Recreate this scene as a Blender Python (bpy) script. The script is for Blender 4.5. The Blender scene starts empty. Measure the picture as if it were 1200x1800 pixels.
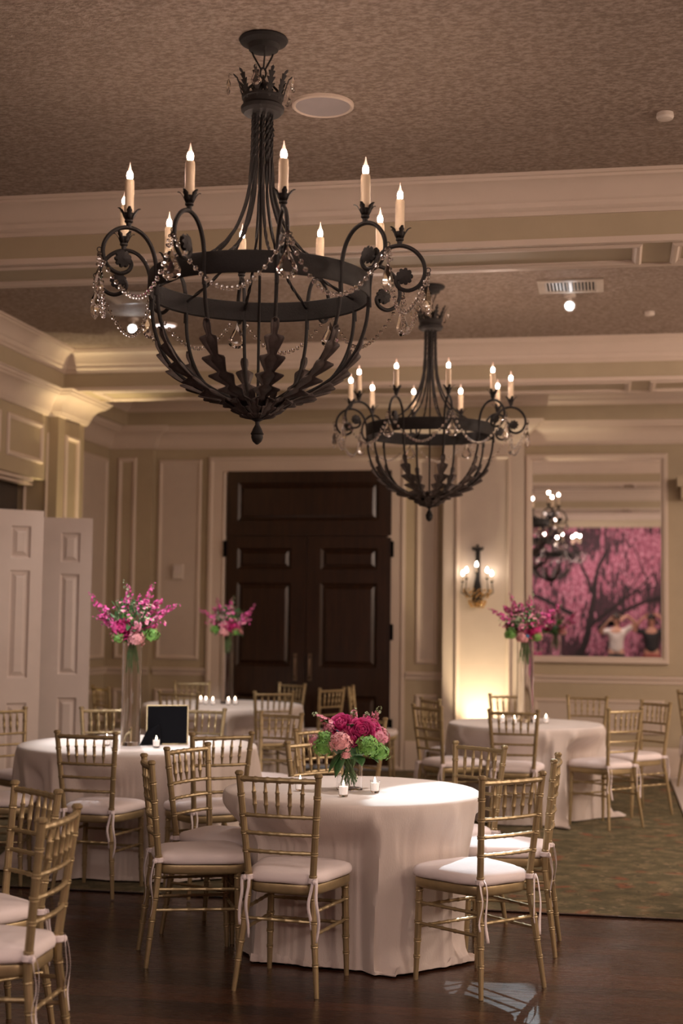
import bpy, bmesh, math, random
from mathutils import Vector, Matrix, noise
random.seed(7)
PI = math.pi
sc = bpy.context.scene
C = sc.collection

# ---------------------------------------------------------------- camera
F_PX, EYE = 2500.0, 1.565
phi, pitch, roll = math.atan(.19), math.atan(191/2500.), .012
F0 = Vector((-math.sin(phi), math.cos(phi), 0)); R0 = Vector((math.cos(phi), math.sin(phi), 0)); UP = Vector((0, 0, 1))
Fw = math.cos(pitch)*F0 + math.sin(pitch)*UP; U = -math.sin(pitch)*F0 + math.cos(pitch)*UP
Rr = math.cos(roll)*R0 + math.sin(roll)*U; U2 = -math.sin(roll)*R0 + math.cos(roll)*U
cd = bpy.data.cameras.new('camera'); cam = bpy.data.objects.new('camera', cd); C.objects.link(cam)
m = Matrix.Identity(4)
for i in range(3):
    m[i][0] = Rr[i]; m[i][1] = U2[i]; m[i][2] = -Fw[i]
m[2][3] = EYE
cam.matrix_world = m
cd.sensor_fit = 'HORIZONTAL'; cd.sensor_width = 24; cd.lens = 50; cd.clip_start = .05; cd.clip_end = 100
cd.dof.use_dof = True; cd.dof.focus_distance = 6.35; cd.dof.aperture_fstop = 2.0
sc.camera = cam

# ---------------------------------------------------------------- world, exposure
w = bpy.data.worlds.new('world'); sc.world = w; w.use_nodes = True
w.node_tree.nodes['Background'].inputs[0].default_value = (.9, .7, .6, 1)
w.node_tree.nodes['Background'].inputs[1].default_value = .02
vs = sc.view_settings
sc.display_settings.display_device = 'sRGB'
vs.view_transform = 'Standard'; vs.look = 'None'; vs.gamma = 1; vs.use_curve_mapping = False
vs.exposure = 0.0

# ---------------------------------------------------------------- lights of the room and added fill lights
def area(name, loc, size, power, col, target=None, spread=PI):
    l = bpy.data.lights.new(name, 'AREA'); l.shape = 'RECTANGLE'; l.size, l.size_y = size
    l.energy = power; l.color = col; l.spread = spread
    o = bpy.data.objects.new(name, l); C.objects.link(o); o.location = loc
    if target: o.rotation_euler = (Vector(target)-Vector(loc)).to_track_quat('-Z', 'Y').to_euler()
    return o
def spot(name, loc, target, power, col, angle, blend=.4, radius=.03):
    l = bpy.data.lights.new(name, 'SPOT'); l.energy = power; l.color = col; l.spot_size = math.radians(angle)
    l.spot_blend = blend; l.shadow_soft_size = radius
    o = bpy.data.objects.new(name, l); C.objects.link(o); o.location = loc
    o.rotation_euler = (Vector(target)-Vector(loc)).to_track_quat('-Z', 'Y').to_euler()
    return o
WARM = (1, .70, .54)
def fill_point(loc, power, radius=.35):
    l = bpy.data.lights.new('added_fill_point', 'POINT'); l.energy = power; l.color = (1, .77, .63); l.shadow_soft_size = radius
    o = bpy.data.objects.new('added_fill_point', l); C.objects.link(o); o.location = loc
for y_ in (1.0, 5.7, 10.2): fill_point((4.2, y_, 3.0), 250)       # added lights without fixtures, filling the room from the right
area('added_ceiling_fill', (-1.6, .6, 3.97), (5.0, 2.0), 170, (1, .80, .71))  # added area lights without fixtures, soft fill for tables and walls
area('added_ceiling_fill', (3.4, 5.6, 3.97), (2.5, 3), 90, (1, .80, .69))
area('added_ceiling_fill', (3.4, 10.3, 3.97), (2.5, 3), 110, (1, .80, .69))
spot('pin_spot_light', (-.30, 10.60, 3.86), (-.70, 6.68, .66), 1500, (.76, .92, 1), 10.5, .25, .02)
spot('pin_spot_light', (-3.85, 11.0, 3.86), (-3.05, 8.9, .76), 500, (.95, .97, 1), 22, .5, .03)
spot('pin_spot_light', (-2.4, 5.2, 3.9), (-3.0, 8.84, 1.1), 700, (.98, .95, .98), 17, .5, .03)
spot('pin_spot_light', (-3.0, 9.4, 3.9), (-3.65, 13.25, .9), 420, (1, .95, .93), 20, .5, .03)
spot('pin_spot_light', (.6, 9.2, 3.9), (-.68, 11.68, .8), 130, (1, .93, .90), 26, .5, .03)
for x_, y_, p_, a_ in ((-1.0, 7.1, 240, 32), (-2.8, 8.95, 260, 36), (-.68, 11.7, 100, 34), (-3.6, 13.2, 80, 36)):  # overhead spots added without fixtures to brighten the tabletops
    spot('added_table_fill', (x_, y_, 3.6 if y_ > 12.4 and y_ < 13 else 3.97), (x_-.02, y_, 0), p_, (1, .93, .90), a_, .8, .05)
spot('recessed_light_beam', (-3.66, 11.26, 3.98), (-3.7, 10.6, 0), 90, (1, .85, .78), 80, .8, .06)
spot('uplight_beam', (-1.33, 14.50, .10), (-1.32, 14.8, 1.15), 220, (1, .80, .52), 58, .9, .04)
spot('uplight_beam', (-4.80, 12.60, .10), (-5.02, 12.74, 3.1), 640, (1, .76, .40), 30, .9, .03)
spot('uplight_beam', (-4.70, 12.22, .10), (-4.62, 12.25, 4.0), 230, (1, .80, .50), 30, .9, .03)
area('added_mural_fill', (1.0, .35, 3.9), (5, .4), 9, (1, .78, .80), (1.0, -1.3, 1.6))  # added light with no fixture, brightens the mural for its reflection

# ---------------------------------------------------------------- materials
def nt(name):
    mt = bpy.data.materials.new(name); mt.use_nodes = True
    return mt, mt.node_tree.nodes, mt.node_tree.links, mt.node_tree.nodes['Principled BSDF']
def mix_rgb(N, L, fac, a, b):
    n = N.new('ShaderNodeMix'); n.data_type = 'RGBA'
    for sock, val in ((n.inputs[0], fac), (n.inputs[6], a), (n.inputs[7], b)):
        if hasattr(val, 'links'): L.new(val, sock)
        else: sock.default_value = val if isinstance(val, float) else (*val, 1)
    return n.outputs[2]
def coords(N, L, scale=(1, 1, 1), rot=(0, 0, 0), kind='Object'):
    t = N.new('ShaderNodeTexCoord'); mp = N.new('ShaderNodeMapping')
    mp.inputs['Scale'].default_value = scale; mp.inputs['Rotation'].default_value = rot
    L.new(t.outputs[kind], mp.inputs[0]); return mp.outputs[0]
def noise_tex(N, L, vec, scale, detail=4, rough=.55):
    n = N.new('ShaderNodeTexNoise'); n.inputs['Scale'].default_value = scale; n.inputs['Detail'].default_value = detail
    n.inputs['Roughness'].default_value = rough; L.new(vec, n.inputs['Vector']); return n.outputs['Fac']
def ramp(N, L, fac, stops):
    r = N.new('ShaderNodeValToRGB'); e = r.color_ramp.elements
    while len(e) < len(stops): e.new(.5)
    for k, (p, c) in enumerate(stops):
        e[k].position = p; e[k].color = (*c, 1) if len(c) == 3 else c
    L.new(fac, r.inputs[0]); return r.outputs[0]
def bump(N, L, B, h, strength, dist=.01):
    b = N.new('ShaderNodeBump'); b.inputs['Strength'].default_value = strength; b.inputs['Distance'].default_value = dist
    L.new(h, b.inputs['Height']); L.new(b.outputs[0], B.inputs['Normal'])
def mat(name, col, rough=.5, metal=0., var=.12, nscale=6., bmp=0., bscale=80., scale=(1, 1, 1), **kw):
    mt, N, L, B = nt(name)
    v = coords(N, L, scale)
    f = noise_tex(N, L, v, nscale)
    dark = tuple(c*(1-var) for c in col); lite = tuple(min(1, c*(1+var)) for c in col)
    L.new(ramp(N, L, f, [(.3, dark), (.7, lite)]), B.inputs['Base Color'])
    B.inputs['Roughness'].default_value = rough; B.inputs['Metallic'].default_value = metal
    if bmp: bump(N, L, B, noise_tex(N, L, v, bscale, 3), bmp, .004)
    for k, x in kw.items(): B.inputs[k.replace('_', ' ')].default_value = x
    return mt
def emit(name, col, strength, base=(.8, .8, .8)):
    mt, N, L, B = nt(name)
    B.inputs['Base Color'].default_value = (*base, 1)
    B.inputs['Emission Color'].default_value = (*col, 1); B.inputs['Emission Strength'].default_value = strength
    return mt
def glass(name, col=(1, 1, 1), rough=.02, ior=1.45):
    mt, N, L, B = nt(name)
    v = coords(N, L); f = noise_tex(N, L, v, 9)
    L.new(ramp(N, L, f, [(0, tuple(.97*c for c in col)), (1, col)]), B.inputs['Base Color'])
    B.inputs['Roughness'].default_value = rough; B.inputs['IOR'].default_value = ior
    B.inputs['Transmission Weight'].default_value = 1
    return mt
M = {}
M['wall'] = mat('wall_paint', (.43, .350, .235), .6, var=.03, bmp=.05, bscale=200)
M['trim'] = mat('trim_paint', (.62, .51, .42), .45, var=.02)
M['panel'] = mat('panel_paint', (.56, .465, .385), .5, var=.03)
M['door_white'] = mat('white_door_paint', (.66, .57, .52), .45, var=.03)
M['dark'] = mat('recess_shade', (.06, .045, .035), .8)  # near-black colour holding the shade of the door recess
M['iron'] = mat('bronze_iron', (.0085, .0055, .0045), .65, .2, var=.3, nscale=30, bmp=.25, bscale=120)
M['leaf_iron'] = mat('worn_iron_leaf', (.070, .053, .047), .6, .3, var=.35, nscale=25, bmp=.3, bscale=60)
M['gold'] = mat('gold_paint', (.37, .285, .155), .38, .55, var=.10, nscale=20, bmp=.06, bscale=60)
M['cushion'] = mat('cushion_fabric', (.78, .70, .69), .85, var=.03, bmp=.25, bscale=40)
M['ribbon'] = mat('ribbon_fabric', (.74, .66, .66), .7, var=.03)
M['candle'] = mat('candle_sleeve', (.66, .52, .36), .55, var=.06)
M['wax'] = mat('glowing_wax', (.9, .85, .8), .5, var=.02, Emission_Color=(1, .80, .68, 1), Emission_Strength=.45)  # candle glow put into the wax as emission
M['black'] = mat('black_board', (.005, .005, .006), .95, var=.1, Specular_IOR_Level=.05)
M['vent'] = mat('vent_metal', (.50, .43, .36), .5)
M['ventdark'] = mat('vent_shadow', (.03, .025, .02), .8)
M['speaker'] = mat('speaker_grille', (.42, .37, .36), .8, var=.05, bmp=.3, bscale=900)
M['plastic'] = mat('white_plastic', (.62, .54, .47), .5)
M['crystal'] = glass('crystal_glass', (1, .96, .94), .01, 1.6)
M['glass'] = glass('clear_glass', (.98, .98, .99), .0, 1.3)
M['bulb'] = emit('lit_bulb', (1, .74, .60), 420)
M['tip'] = emit('bulb_tip_glow', (1, .55, .38), 1.2)
M['bulb_cool'] = emit('lit_sconce_bulb', (1, .85, .7), 30)
M['spotlens'] = emit('lit_spot_lens', (.85, .93, 1), 30)
M['recess'] = emit('recessed_lens', (1, .86, .84), 2.0)
M['flame'] = emit('candle_flame', (1, .70, .45), 40)
M['pewter'] = mat('dark_handle_metal', (.22, .16, .11), .35, .9)
M['gap_light'] = mat('gap_light_metal', (.55, .62, .75), .35, .7)  # pale blue colour holding the daylight of the door gap
M['green'] = mat('leaf_green', (.05, .14, .045), .5, var=.4, nscale=40)
M['stem'] = mat('stem_green', (.12, .22, .08), .5, var=.3, nscale=30)
M['hyd_green'] = mat('green_hydrangea', (.16, .36, .07), .6, var=.45, nscale=60)
M['hyd_pink'] = mat('pink_hydrangea', (.74, .33, .34), .6, var=.40, nscale=90)
M['peony'] = mat('magenta_peony', (.50, .03, .17), .5, var=.35, nscale=40)
M['rose'] = mat('pink_rose', (.68, .26, .34), .5, var=.15, nscale=40)
M['delph'] = mat('pink_delphinium', (.62, .09, .30), .5, var=.45, nscale=50)
M['bud'] = mat('pale_bud', (.38, .46, .28), .5, var=.25, nscale=60)
M['blue'] = mat('blue_sprig', (.02, .18, .32), .5)
M['skin'] = mat('skin', (.50, .27, .19), .5, var=.08)
M['skin2'] = mat('skin_tan', (.40, .19, .13), .5, var=.08)
M['shirt'] = mat('pale_shirt', (.62, .55, .52), .8, bmp=.2)
M['blackcloth'] = mat('black_clothing', (.012, .010, .012), .8)
M['hair'] = mat('dark_hair', (.02, .012, .008), .6, bmp=.4)
M['redskirt'] = mat('rust_red_fabric', (.24, .06, .045), .8)
M['white_floor'] = mat('white_vinyl', (.68, .62, .60), .35, var=.03)

def m_ceiling():
    mt, N, L, B = nt('textured_ceiling')
    v = coords(N, L, (1, 1.5, 1))
    a = noise_tex(N, L, v, 32, 5, .68); b = noise_tex(N, L, coords(N, L), 1.1, 2)
    col = ramp(N, L, a, [(.38, (.21, .155, .120)), (.50, (.31, .235, .185)), (.62, (.43, .34, .28))])
    col = mix_rgb(N, L, ramp(N, L, b, [(.3, (0, 0, 0)), (.8, (.25, .25, .25))]), col, (.28, .22, .175))
    L.new(col, B.inputs['Base Color']); B.inputs['Roughness'].default_value = .75
    bump(N, L, B, a, .75, .015); return mt
M['ceiling'] = m_ceiling()
def m_floor():
    mt, N, L, B = nt('dark_plank_floor')
    v = coords(N, L)
    br = N.new('ShaderNodeTexBrick'); L.new(v, br.inputs['Vector'])
    br.inputs['Scale'].default_value = 1; br.inputs['Brick Width'].default_value = 1.25; br.inputs['Row Height'].default_value = .125
    br.inputs['Mortar Size'].default_value = .0022; br.inputs['Bias'].default_value = 0; br.offset = .37
    br.inputs['Color1'].default_value = (0, 0, 0, 1); br.inputs['Color2'].default_value = (1, 1, 1, 1); br.inputs['Mortar'].default_value = (.3, .3, .3, 1)
    g = noise_tex(N, L, coords(N, L, (2.0, 22, 1)), 3, 7, .65)
    big = noise_tex(N, L, coords(N, L, (.8, 3.5, 1)), 1.3, 3)
    c1 = ramp(N, L, g, [(.3, (.010, .0045, .003)), (.7, (.026, .011, .007))])
    c2 = ramp(N, L, g, [(.3, (.036, .013, .007)), (.7, (.105, .042, .022))])
    col = mix_rgb(N, L, br.outputs['Color'], c1, c2)
    col = mix_rgb(N, L, ramp(N, L, big, [(.35, (0, 0, 0)), (.75, (.6, .6, .6))]), col, (.016, .007, .005))
    col = mix_rgb(N, L, br.outputs['Fac'], col, (.008, .004, .003))
    L.new(col, B.inputs['Base Color'])
    L.new(ramp(N, L, g, [(.2, (.20, .20, .20)), (.8, (.34, .34, .34))]), B.inputs['Roughness']); B.inputs['Specular IOR Level'].default_value = .32
    bump(N, L, B, g, .12, .003); return mt
M['floor'] = m_floor()
def m_carpet():
    mt, N, L, B = nt('patterned_carpet')
    v = coords(N, L, (1, 1, 1))
    wv = N.new('ShaderNodeTexNoise'); wv.inputs['Scale'].default_value = 2.2; L.new(v, wv.inputs['Vector'])
    ad = N.new('ShaderNodeVectorMath'); ad.operation = 'MULTIPLY_ADD'; L.new(wv.outputs['Color'], ad.inputs[0])
    ad.inputs[1].default_value = (.35, .35, .35); L.new(v, ad.inputs[2])
    vo = N.new('ShaderNodeTexVoronoi'); vo.inputs['Scale'].default_value = 4.2; L.new(ad.outputs[0], vo.inputs['Vector'])
    v2 = N.new('ShaderNodeTexVoronoi'); v2.inputs['Scale'].default_value = 11; L.new(ad.outputs[0], v2.inputs['Vector'])
    n1 = noise_tex(N, L, v, 8, 4, .65); n2 = noise_tex(N, L, v, 16, 4, .7)
    base = ramp(N, L, n1, [(.35, (.082, .072, .034)), (.6, (.150, .124, .062))])
    beige = ramp(N, L, n2, [(.3, (.16, .125, .06)), (.7, (.30, .225, .12))])
    col = mix_rgb(N, L, ramp(N, L, n1, [(.50, (0, 0, 0)), (.62, (.6, .6, .6))]), base, beige)
    col = mix_rgb(N, L, ramp(N, L, vo.outputs['Distance'], [(.12, (.85, .85, .85)), (.30, (0, 0, 0))]), col, (.24, .085, .04))
    col = mix_rgb(N, L, ramp(N, L, v2.outputs['Distance'], [(.14, (.8, .8, .8)), (.30, (0, 0, 0))]), col, (.27, .20, .12))
    col = mix_rgb(N, L, ramp(N, L, n2, [(.54, (0, 0, 0)), (.62, (.8, .8, .8))]), col, (.040, .040, .020))
    L.new(col, B.inputs['Base Color']); B.inputs['Roughness'].default_value = .95
    bump(N, L, B, noise_tex(N, L, v, 220, 2), .5, .004); return mt
M['carpet'] = m_carpet()
def m_wood_door():
    mt, N, L, B = nt('dark_walnut')
    g = noise_tex(N, L, coords(N, L, (14, 14, 1.2)), 2.4, 7, .6)
    L.new(ramp(N, L, g, [(.3, (.014, .006, .003)), (.7, (.042, .017, .008))]), B.inputs['Base Color'])
    B.inputs['Roughness'].default_value = .28; bump(N, L, B, g, .05, .003); return mt
M['walnut'] = m_wood_door()
def m_cloth():
    mt, N, L, B = nt('table_linen')
    v = coords(N, L); n = noise_tex(N, L, v, 3, 3)
    L.new(ramp(N, L, n, [(.3, (.61, .53, .48)), (.7, (.67, .59, .54))]), B.inputs['Base Color'])
    B.inputs['Roughness'].default_value = .8; B.inputs['Sheen Weight'].default_value = .15
    bump(N, L, B, noise_tex(N, L, coords(N, L, (1, 1, .35)), 160, 3), .35, .003); return mt
M['cloth'] = m_cloth()
def m_mirror():
    mt, N, L, B = nt('mirror_silver')
    f = noise_tex(N, L, coords(N, L), 2)
    L.new(ramp(N, L, f, [(0, (.86, .86, .88)), (1, (.90, .89, .90))]), B.inputs['Base Color'])
    B.inputs['Metallic'].default_value = 1; B.inputs['Roughness'].default_value = .0; return mt
M['mirror'] = m_mirror()
def m_mural():
    mt, N, L, B = nt('blossom_mural_print')
    v = coords(N, L)
    big = noise_tex(N, L, coords(N, L, (1, 1, .8)), 1.1, 3, .5)
    weep = noise_tex(N, L, coords(N, L, (5.5, 1, 1.3)), 2.4, 5, .65)
    fine = noise_tex(N, L, coords(N, L, (1.6, 1, 1)), 17, 4, .75)
    pink = ramp(N, L, fine, [(.34, (.08, .014, .03)), (.50, (.34, .09, .15)), (.68, (.66, .33, .42))])
    dark = ramp(N, L, fine, [(.4, (.010, .006, .008)), (.75, (.10, .025, .045))])
    ma = N.new('ShaderNodeMath'); ma.operation = 'ADD'; L.new(big, ma.inputs[0]); L.new(weep, ma.inputs[1])
    msk = ramp(N, L, ma.outputs[0], [(.86/2+.44, (0, 0, 0)), (.86/2+.56, (1, 1, 1))])
    m2 = N.new('ShaderNodeMath'); m2.operation = 'MULTIPLY'; m2.inputs[1].default_value = 1.0
    L.new(ma.outputs[0], m2.inputs[0])
    msk = ramp(N, L, m2.outputs[0], [(.97, (0, 0, 0)), (1.03, (1, 1, 1))])
    L.new(mix_rgb(N, L, msk, dark, pink), B.inputs['Base Color']); B.inputs['Roughness'].default_value = .7; return mt
M['mural'] = m_mural()

# ---------------------------------------------------------------- mesh builder
class MB:
    def __init__(s): s.v = []; s.f = []
    def add(s, vs, fs):
        o = len(s.v); s.v += [tuple(p) for p in vs]; s.f += [tuple(i+o for i in q) for q in fs]; return s
    def box(s, x0, x1, y0, y1, z0, z1):
        return s.add([(x0,y0,z0),(x1,y0,z0),(x1,y1,z0),(x0,y1,z0),(x0,y0,z1),(x1,y0,z1),(x1,y1,z1),(x0,y1,z1)],
                     [(0,3,2,1),(4,5,6,7),(0,1,5,4),(1,2,6,5),(2,3,7,6),(3,0,4,7)])
    def obox(s, c, ax, ay, az):      # oriented box, half vectors
        c, ax, ay, az = map(Vector, (c, ax, ay, az)); vs = []
        for k in (-1, 1):
            for (i, j) in ((-1,-1),(1,-1),(1,1),(-1,1)): vs.append(c+ax*i+ay*j+az*k)
        return s.add(vs, [(0,3,2,1),(4,5,6,7),(0,1,5,4),(1,2,6,5),(2,3,7,6),(3,0,4,7)])
    def tube(s, pts, rad, n=8, cap=True, twist=0., closed=False, flat=1.):
        pts = [Vector(p) for p in pts]; N = len(pts)
        if not hasattr(rad, '__len__'): rad = [rad]*N
        up = None; vs = []; fs = []; ang = 0
        for i, p in enumerate(pts):
            if closed: t = pts[(i+1) % N]-pts[i-1]
            else: t = pts[min(i+1, N-1)]-pts[max(i-1, 0)]
            t.normalize()
            if up is None: up = t.orthogonal().normalized()
            up = (up - t*up.dot(t))
            up = up.normalized() if up.length > 1e-6 else t.orthogonal().normalized()
            sd = t.cross(up)
            if i: ang += twist*(p-pts[i-1]).length
            for k in range(n):
                a = ang+2*PI*k/n; vs.append(p+(up*math.cos(a)+sd*math.sin(a)*flat)*rad[i])
        last = N if closed else N-1
        for i in range(last):
            j = (i+1) % N
            for k in range(n): fs.append((i*n+k, i*n+(k+1)%n, j*n+(k+1)%n, j*n+k))
        if cap and not closed: fs.append(tuple(reversed(range(n)))); fs.append(tuple(range((N-1)*n, N*n)))
        return s.add(vs, fs)
    def lathe(s, prof, c=(0,0,0), n=24, closed=False, sq=(1,1)):
        vs = []; fs = []; c = Vector(c)
        for r, z in prof:
            for k in range(n):
                a = 2*PI*k/n; vs.append(c+Vector((r*math.cos(a)*sq[0], r*math.sin(a)*sq[1], z)))
        P = len(prof)
        for i in range(P if closed else P-1):
            j = (i+1) % P
            for k in range(n): fs.append((i*n+k, i*n+(k+1)%n, j*n+(k+1)%n, j*n+k))
        if not closed: fs.append(tuple(reversed(range(n)))); fs.append(tuple(range((P-1)*n, P*n)))
        return s.add(vs, fs)
    def ball(s, c, r, n=8, m=5, st=(1,1,1)):
        vs = []; fs = []; c = Vector(c)
        vs.append(c+Vector((0,0,-r*st[2])))
        for i in range(1, m):
            b = -PI/2+PI*i/m
            for k in range(n):
                a = 2*PI*k/n; vs.append(c+Vector((r*math.cos(b)*math.cos(a)*st[0], r*math.cos(b)*math.sin(a)*st[1], r*math.sin(b)*st[2])))
        vs.append(c+Vector((0,0,r*st[2])))
        for k in range(n): fs.append((0, 1+(k+1)%n, 1+k))
        for i in range(m-2):
            for k in range(n): fs.append((1+i*n+k, 1+i*n+(k+1)%n, 1+(i+1)*n+(k+1)%n, 1+(i+1)*n+k))
        t = len(vs)-1; b = 1+(m-2)*n
        for k in range(n): fs.append((b+k, b+(k+1)%n, t))
        return s.add(vs, fs)
    def sweep(s, path, prof, closed=False, side=1):
        """profile (out, z) swept along a floor-plan path with mitres; out goes to the left of the path (side=1)"""
        P = [Vector(p) for p in path]; N = len(P); vs = []; fs = []; K = len(prof)
        for i in range(N):
            a = (P[i]-P[i-1]).normalized() if (closed or i > 0) else None
            b = (P[(i+1)%N]-P[i]).normalized() if (closed or i < N-1) else None
            na = Vector((-a.y, a.x))*side if a is not None else None
            nb = Vector((-b.y, b.x))*side if b is not None else None
            if na is None: q = nb
            elif nb is None: q = na
            else: q = (na+nb); q = q/max(q.dot(na), .2)
            for o, z in prof: vs.append((P[i].x+q.x*o, P[i].y+q.y*o, z))
        for i in range(N if closed else N-1):
            j = (i+1) % N
            for k in range(K): fs.append((i*K+k, i*K+(k+1)%K, j*K+(k+1)%K, j*K+k))
        if not closed: fs.append(tuple(reversed(range(K)))); fs.append(tuple(range((N-1)*K, N*K)))
        return s.add(vs, fs)
    def rings4(s, o, ux, uy, n, w, h, loops, fill=False):
        """rectangular loops (inset, height) on a plane: mouldings and raised panels"""
        o, ux, uy, n = map(Vector, (o, ux, uy, n)); vs = []; fs = []
        for i, hh in loops:
            for (a, b) in ((i, i), (w-i, i), (w-i, h-i), (i, h-i)): vs.append(o+ux*a+uy*b+n*hh)
        for q in range(len(loops)-1):
            for k in range(4): fs.append((q*4+k, q*4+(k+1)%4, (q+1)*4+(k+1)%4, (q+1)*4+k))
        if fill: e = (len(loops)-1)*4; fs.append((e, e+1, e+2, e+3))
        return s.add(vs, fs)
    def frame(s, o, ux, uy, n, w, h, fw=.045, fd=.022):
        return s.rings4(o, ux, uy, n, w, h, [(0, 0), (0, fd*.5), (fw*.25, fd), (fw*.55, fd), (fw*.8, fd*.45), (fw, fd*.4), (fw, 0)])
    def build(s, name, mt, parent=None, smooth=35, solid=0, recalc=True):
        me = bpy.data.meshes.new(name); me.from_pydata(s.v, [], s.f)
        if recalc:
            bm = bmesh.new(); bm.from_mesh(me); bmesh.ops.recalc_face_normals(bm, faces=bm.faces); bm.to_mesh(me); bm.free()
        me.materials.append(mt)
        me.polygons.foreach_set('use_smooth', [bool(smooth)]*len(me.polygons))
        if smooth: me.set_sharp_from_angle(angle=math.radians(smooth))
        o = bpy.data.objects.new(name, me); C.objects.link(o)
        if parent: o.parent = parent
        if solid:
            md = o.modifiers.new('thickness', 'SOLIDIFY'); md.thickness = solid; md.offset = 0
        return o
def tag(o, label, cat, group=None, kind=None):
    if label: o['label'] = label
    if cat: o['category'] = cat
    if group: o['group'] = group
    if kind: o['kind'] = kind
    return o
def struct(o, label, cat='room part'): return tag(o, label, cat, kind='structure')
def thing(name, label, cat, loc=(0,0,0), rz=0, group=None):
    o = bpy.data.objects.new(name, None); o.empty_display_size = .1; C.objects.link(o)
    o.location = loc; o.rotation_euler = (0, 0, rz); return tag(o, label, cat, group)
def copy_tree(o, parent=None):
    c = o.copy(); C.objects.link(c)
    if parent: c.parent = parent
    for ch in list(o.children): copy_tree(ch, c)
    return c
X3, Y3, Z3 = Vector((1,0,0)), Vector((0,1,0)), Vector((0,0,1))

# ================================================================ ROOM
XL, XR, YF, YB = -5.0, 7.3, 15.0, -1.35
ZS, ZC, ZF = 3.66, 4.02, 3.834          # soffit, ceiling, top of the beam fascia
struct(MB().box(-6.6, XR, YB, 7.90, -.1, 0).build('floor', M['floor'], smooth=0), 'dark hardwood plank floor in the foreground', 'floor')
struct(MB().box(-6.6, XR, 7.90, YF, -.1, .006).build('floor', M['carpet'], smooth=0), 'green and rust patterned carpet under the rear tables', 'carpet')
struct(MB().box(-6.6, XR, 7.875, 7.90, 0, .009).build('trim_1', M['floor'], smooth=0), 'thin wooden edge strip between planks and carpet', 'floor trim')
struct(MB().box(-6.6, XR, YB, YF, ZC, ZC+.1).build('ceiling', M['ceiling'], smooth=0), 'textured beige plaster ceiling inside the coffers', 'ceiling')
# far wall
struct(MB().box(-6.6, XR, YF, YF+.15, 0, ZC).build('wall_far', M['wall'], smooth=0), 'cream panelled wall behind the rear tables', 'wall')
struct(MB().box(-6.6, XR, YB-.15, YB, 0, ZC).build('wall_near', M['wall'], smooth=0), 'cream wall behind the camera, seen in the mirror', 'wall')
struct(MB().box(XR, XR+.15, YB, YF, 0, ZC).build('wall_right', M['wall'], smooth=0), 'cream wall on the right side of the ballroom', 'wall')
wl = MB(); wl.box(-5.6, -5.45, 13.08, YF, 0, ZS); wl.box(-6.6, -6.45, YB, 13.08, 0, ZC)
wl.box(-6.45, -5.45, 13.0, 13.08, 0, ZC)
struct(wl.build('wall_left', M['wall'], smooth=0), 'cream left wall beyond the folding door opening', 'wall')
# bulkhead over the folding door opening
bk = MB(); bk.box(-5.45, -5.15, YB, 12.42, 2.83, ZS)
struct(bk.build('wall_bulkhead', M['wall'], smooth=0), 'cream bulkhead with recessed panels above the folding doors', 'wall')
bp = MB()
pitchp = .93
for k in range(0, 9):
    y1 = 12.28-k*pitchp
    bp.frame((-5.15, y1, 2.97), -Y3, Z3, X3, pitchp-.15, .37, .045, .022)
struct(bp.build('trim_2', M['trim'], smooth=0), 'row of picture frame mouldings on the left bulkhead', 'moulding')
bl = MB(); bl.box(-5.40, -5.19, 8.0, 12.2, 2.80, 2.83); bl.box(-5.33, -5.26, 8.0, 12.35, 2.775, 2.80)
struct(bl.build('trim_3', M['trim'], smooth=0), 'folding door track under the left bulkhead', 'door track')
# pilaster at the left
struct(MB().box(-5.6, -5.05, 12.42, 13.08, 0, ZS).build('wall_pilaster_left', M['wall'], smooth=0), 'uplit cream pilaster between bulkhead and left wall', 'pilaster')
pf = MB(); pf.frame((-5.05, 12.92, .42), -Y3, Z3, X3, .34, 2.86, .045, .03)
pf.frame((-5.45+.07, 12.42, .42), X3, Z3, -Y3, .24, 2.86, .03, .02)
struct(pf.build('trim_4', M['trim'], smooth=0), 'tall frame moulding on the left pilaster', 'moulding')
# beams
def beam(idx, y0, y1, label):
    b = MB(); b.box(-5.15, XR, y0, y1, ZS, ZC)
    struct(b.build('ceiling_beam_'+idx, M['wall'], smooth=0), label, 'ceiling beam')
    t = MB()
    for (a, c) in ((-4.72, .175), (.335, 5.2)):
        t.frame((a, y0+.06, ZS), X3, Y3, -Z3, c-a, y1-y0-.12, .055, .022)
    t.box(-4.95, XR, y0-.012, y0+.03, ZS-.012, ZS+.022); t.box(-4.95, XR, y1-.03, y1+.012, ZS-.012, ZS+.022)
    struct(t.build('trim_beam_'+idx, M['trim'], smooth=0), 'soffit mouldings of the '+label, 'moulding')
beam('near', 2.95, 3.50, 'ceiling beam above and behind the camera')
beam('middle', 7.80, 8.35, 'ceiling beam between the two chandeliers')
beam('rear', 12.33, 12.96, 'ceiling beam behind the rear chandelier')
lf = MB(); lf.box(-5.45, -4.97, YB, 12.96, ZS, ZC); lf.box(-5.6, -5.2, 12.96, 14.75, ZS, ZC); lf.box(-5.6, XR, 14.75, YF, ZS, ZC)
struct(lf.build('ceiling_perimeter', M['wall'], smooth=0), 'dropped ceiling border along the left and far walls', 'ceiling border')
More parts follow.
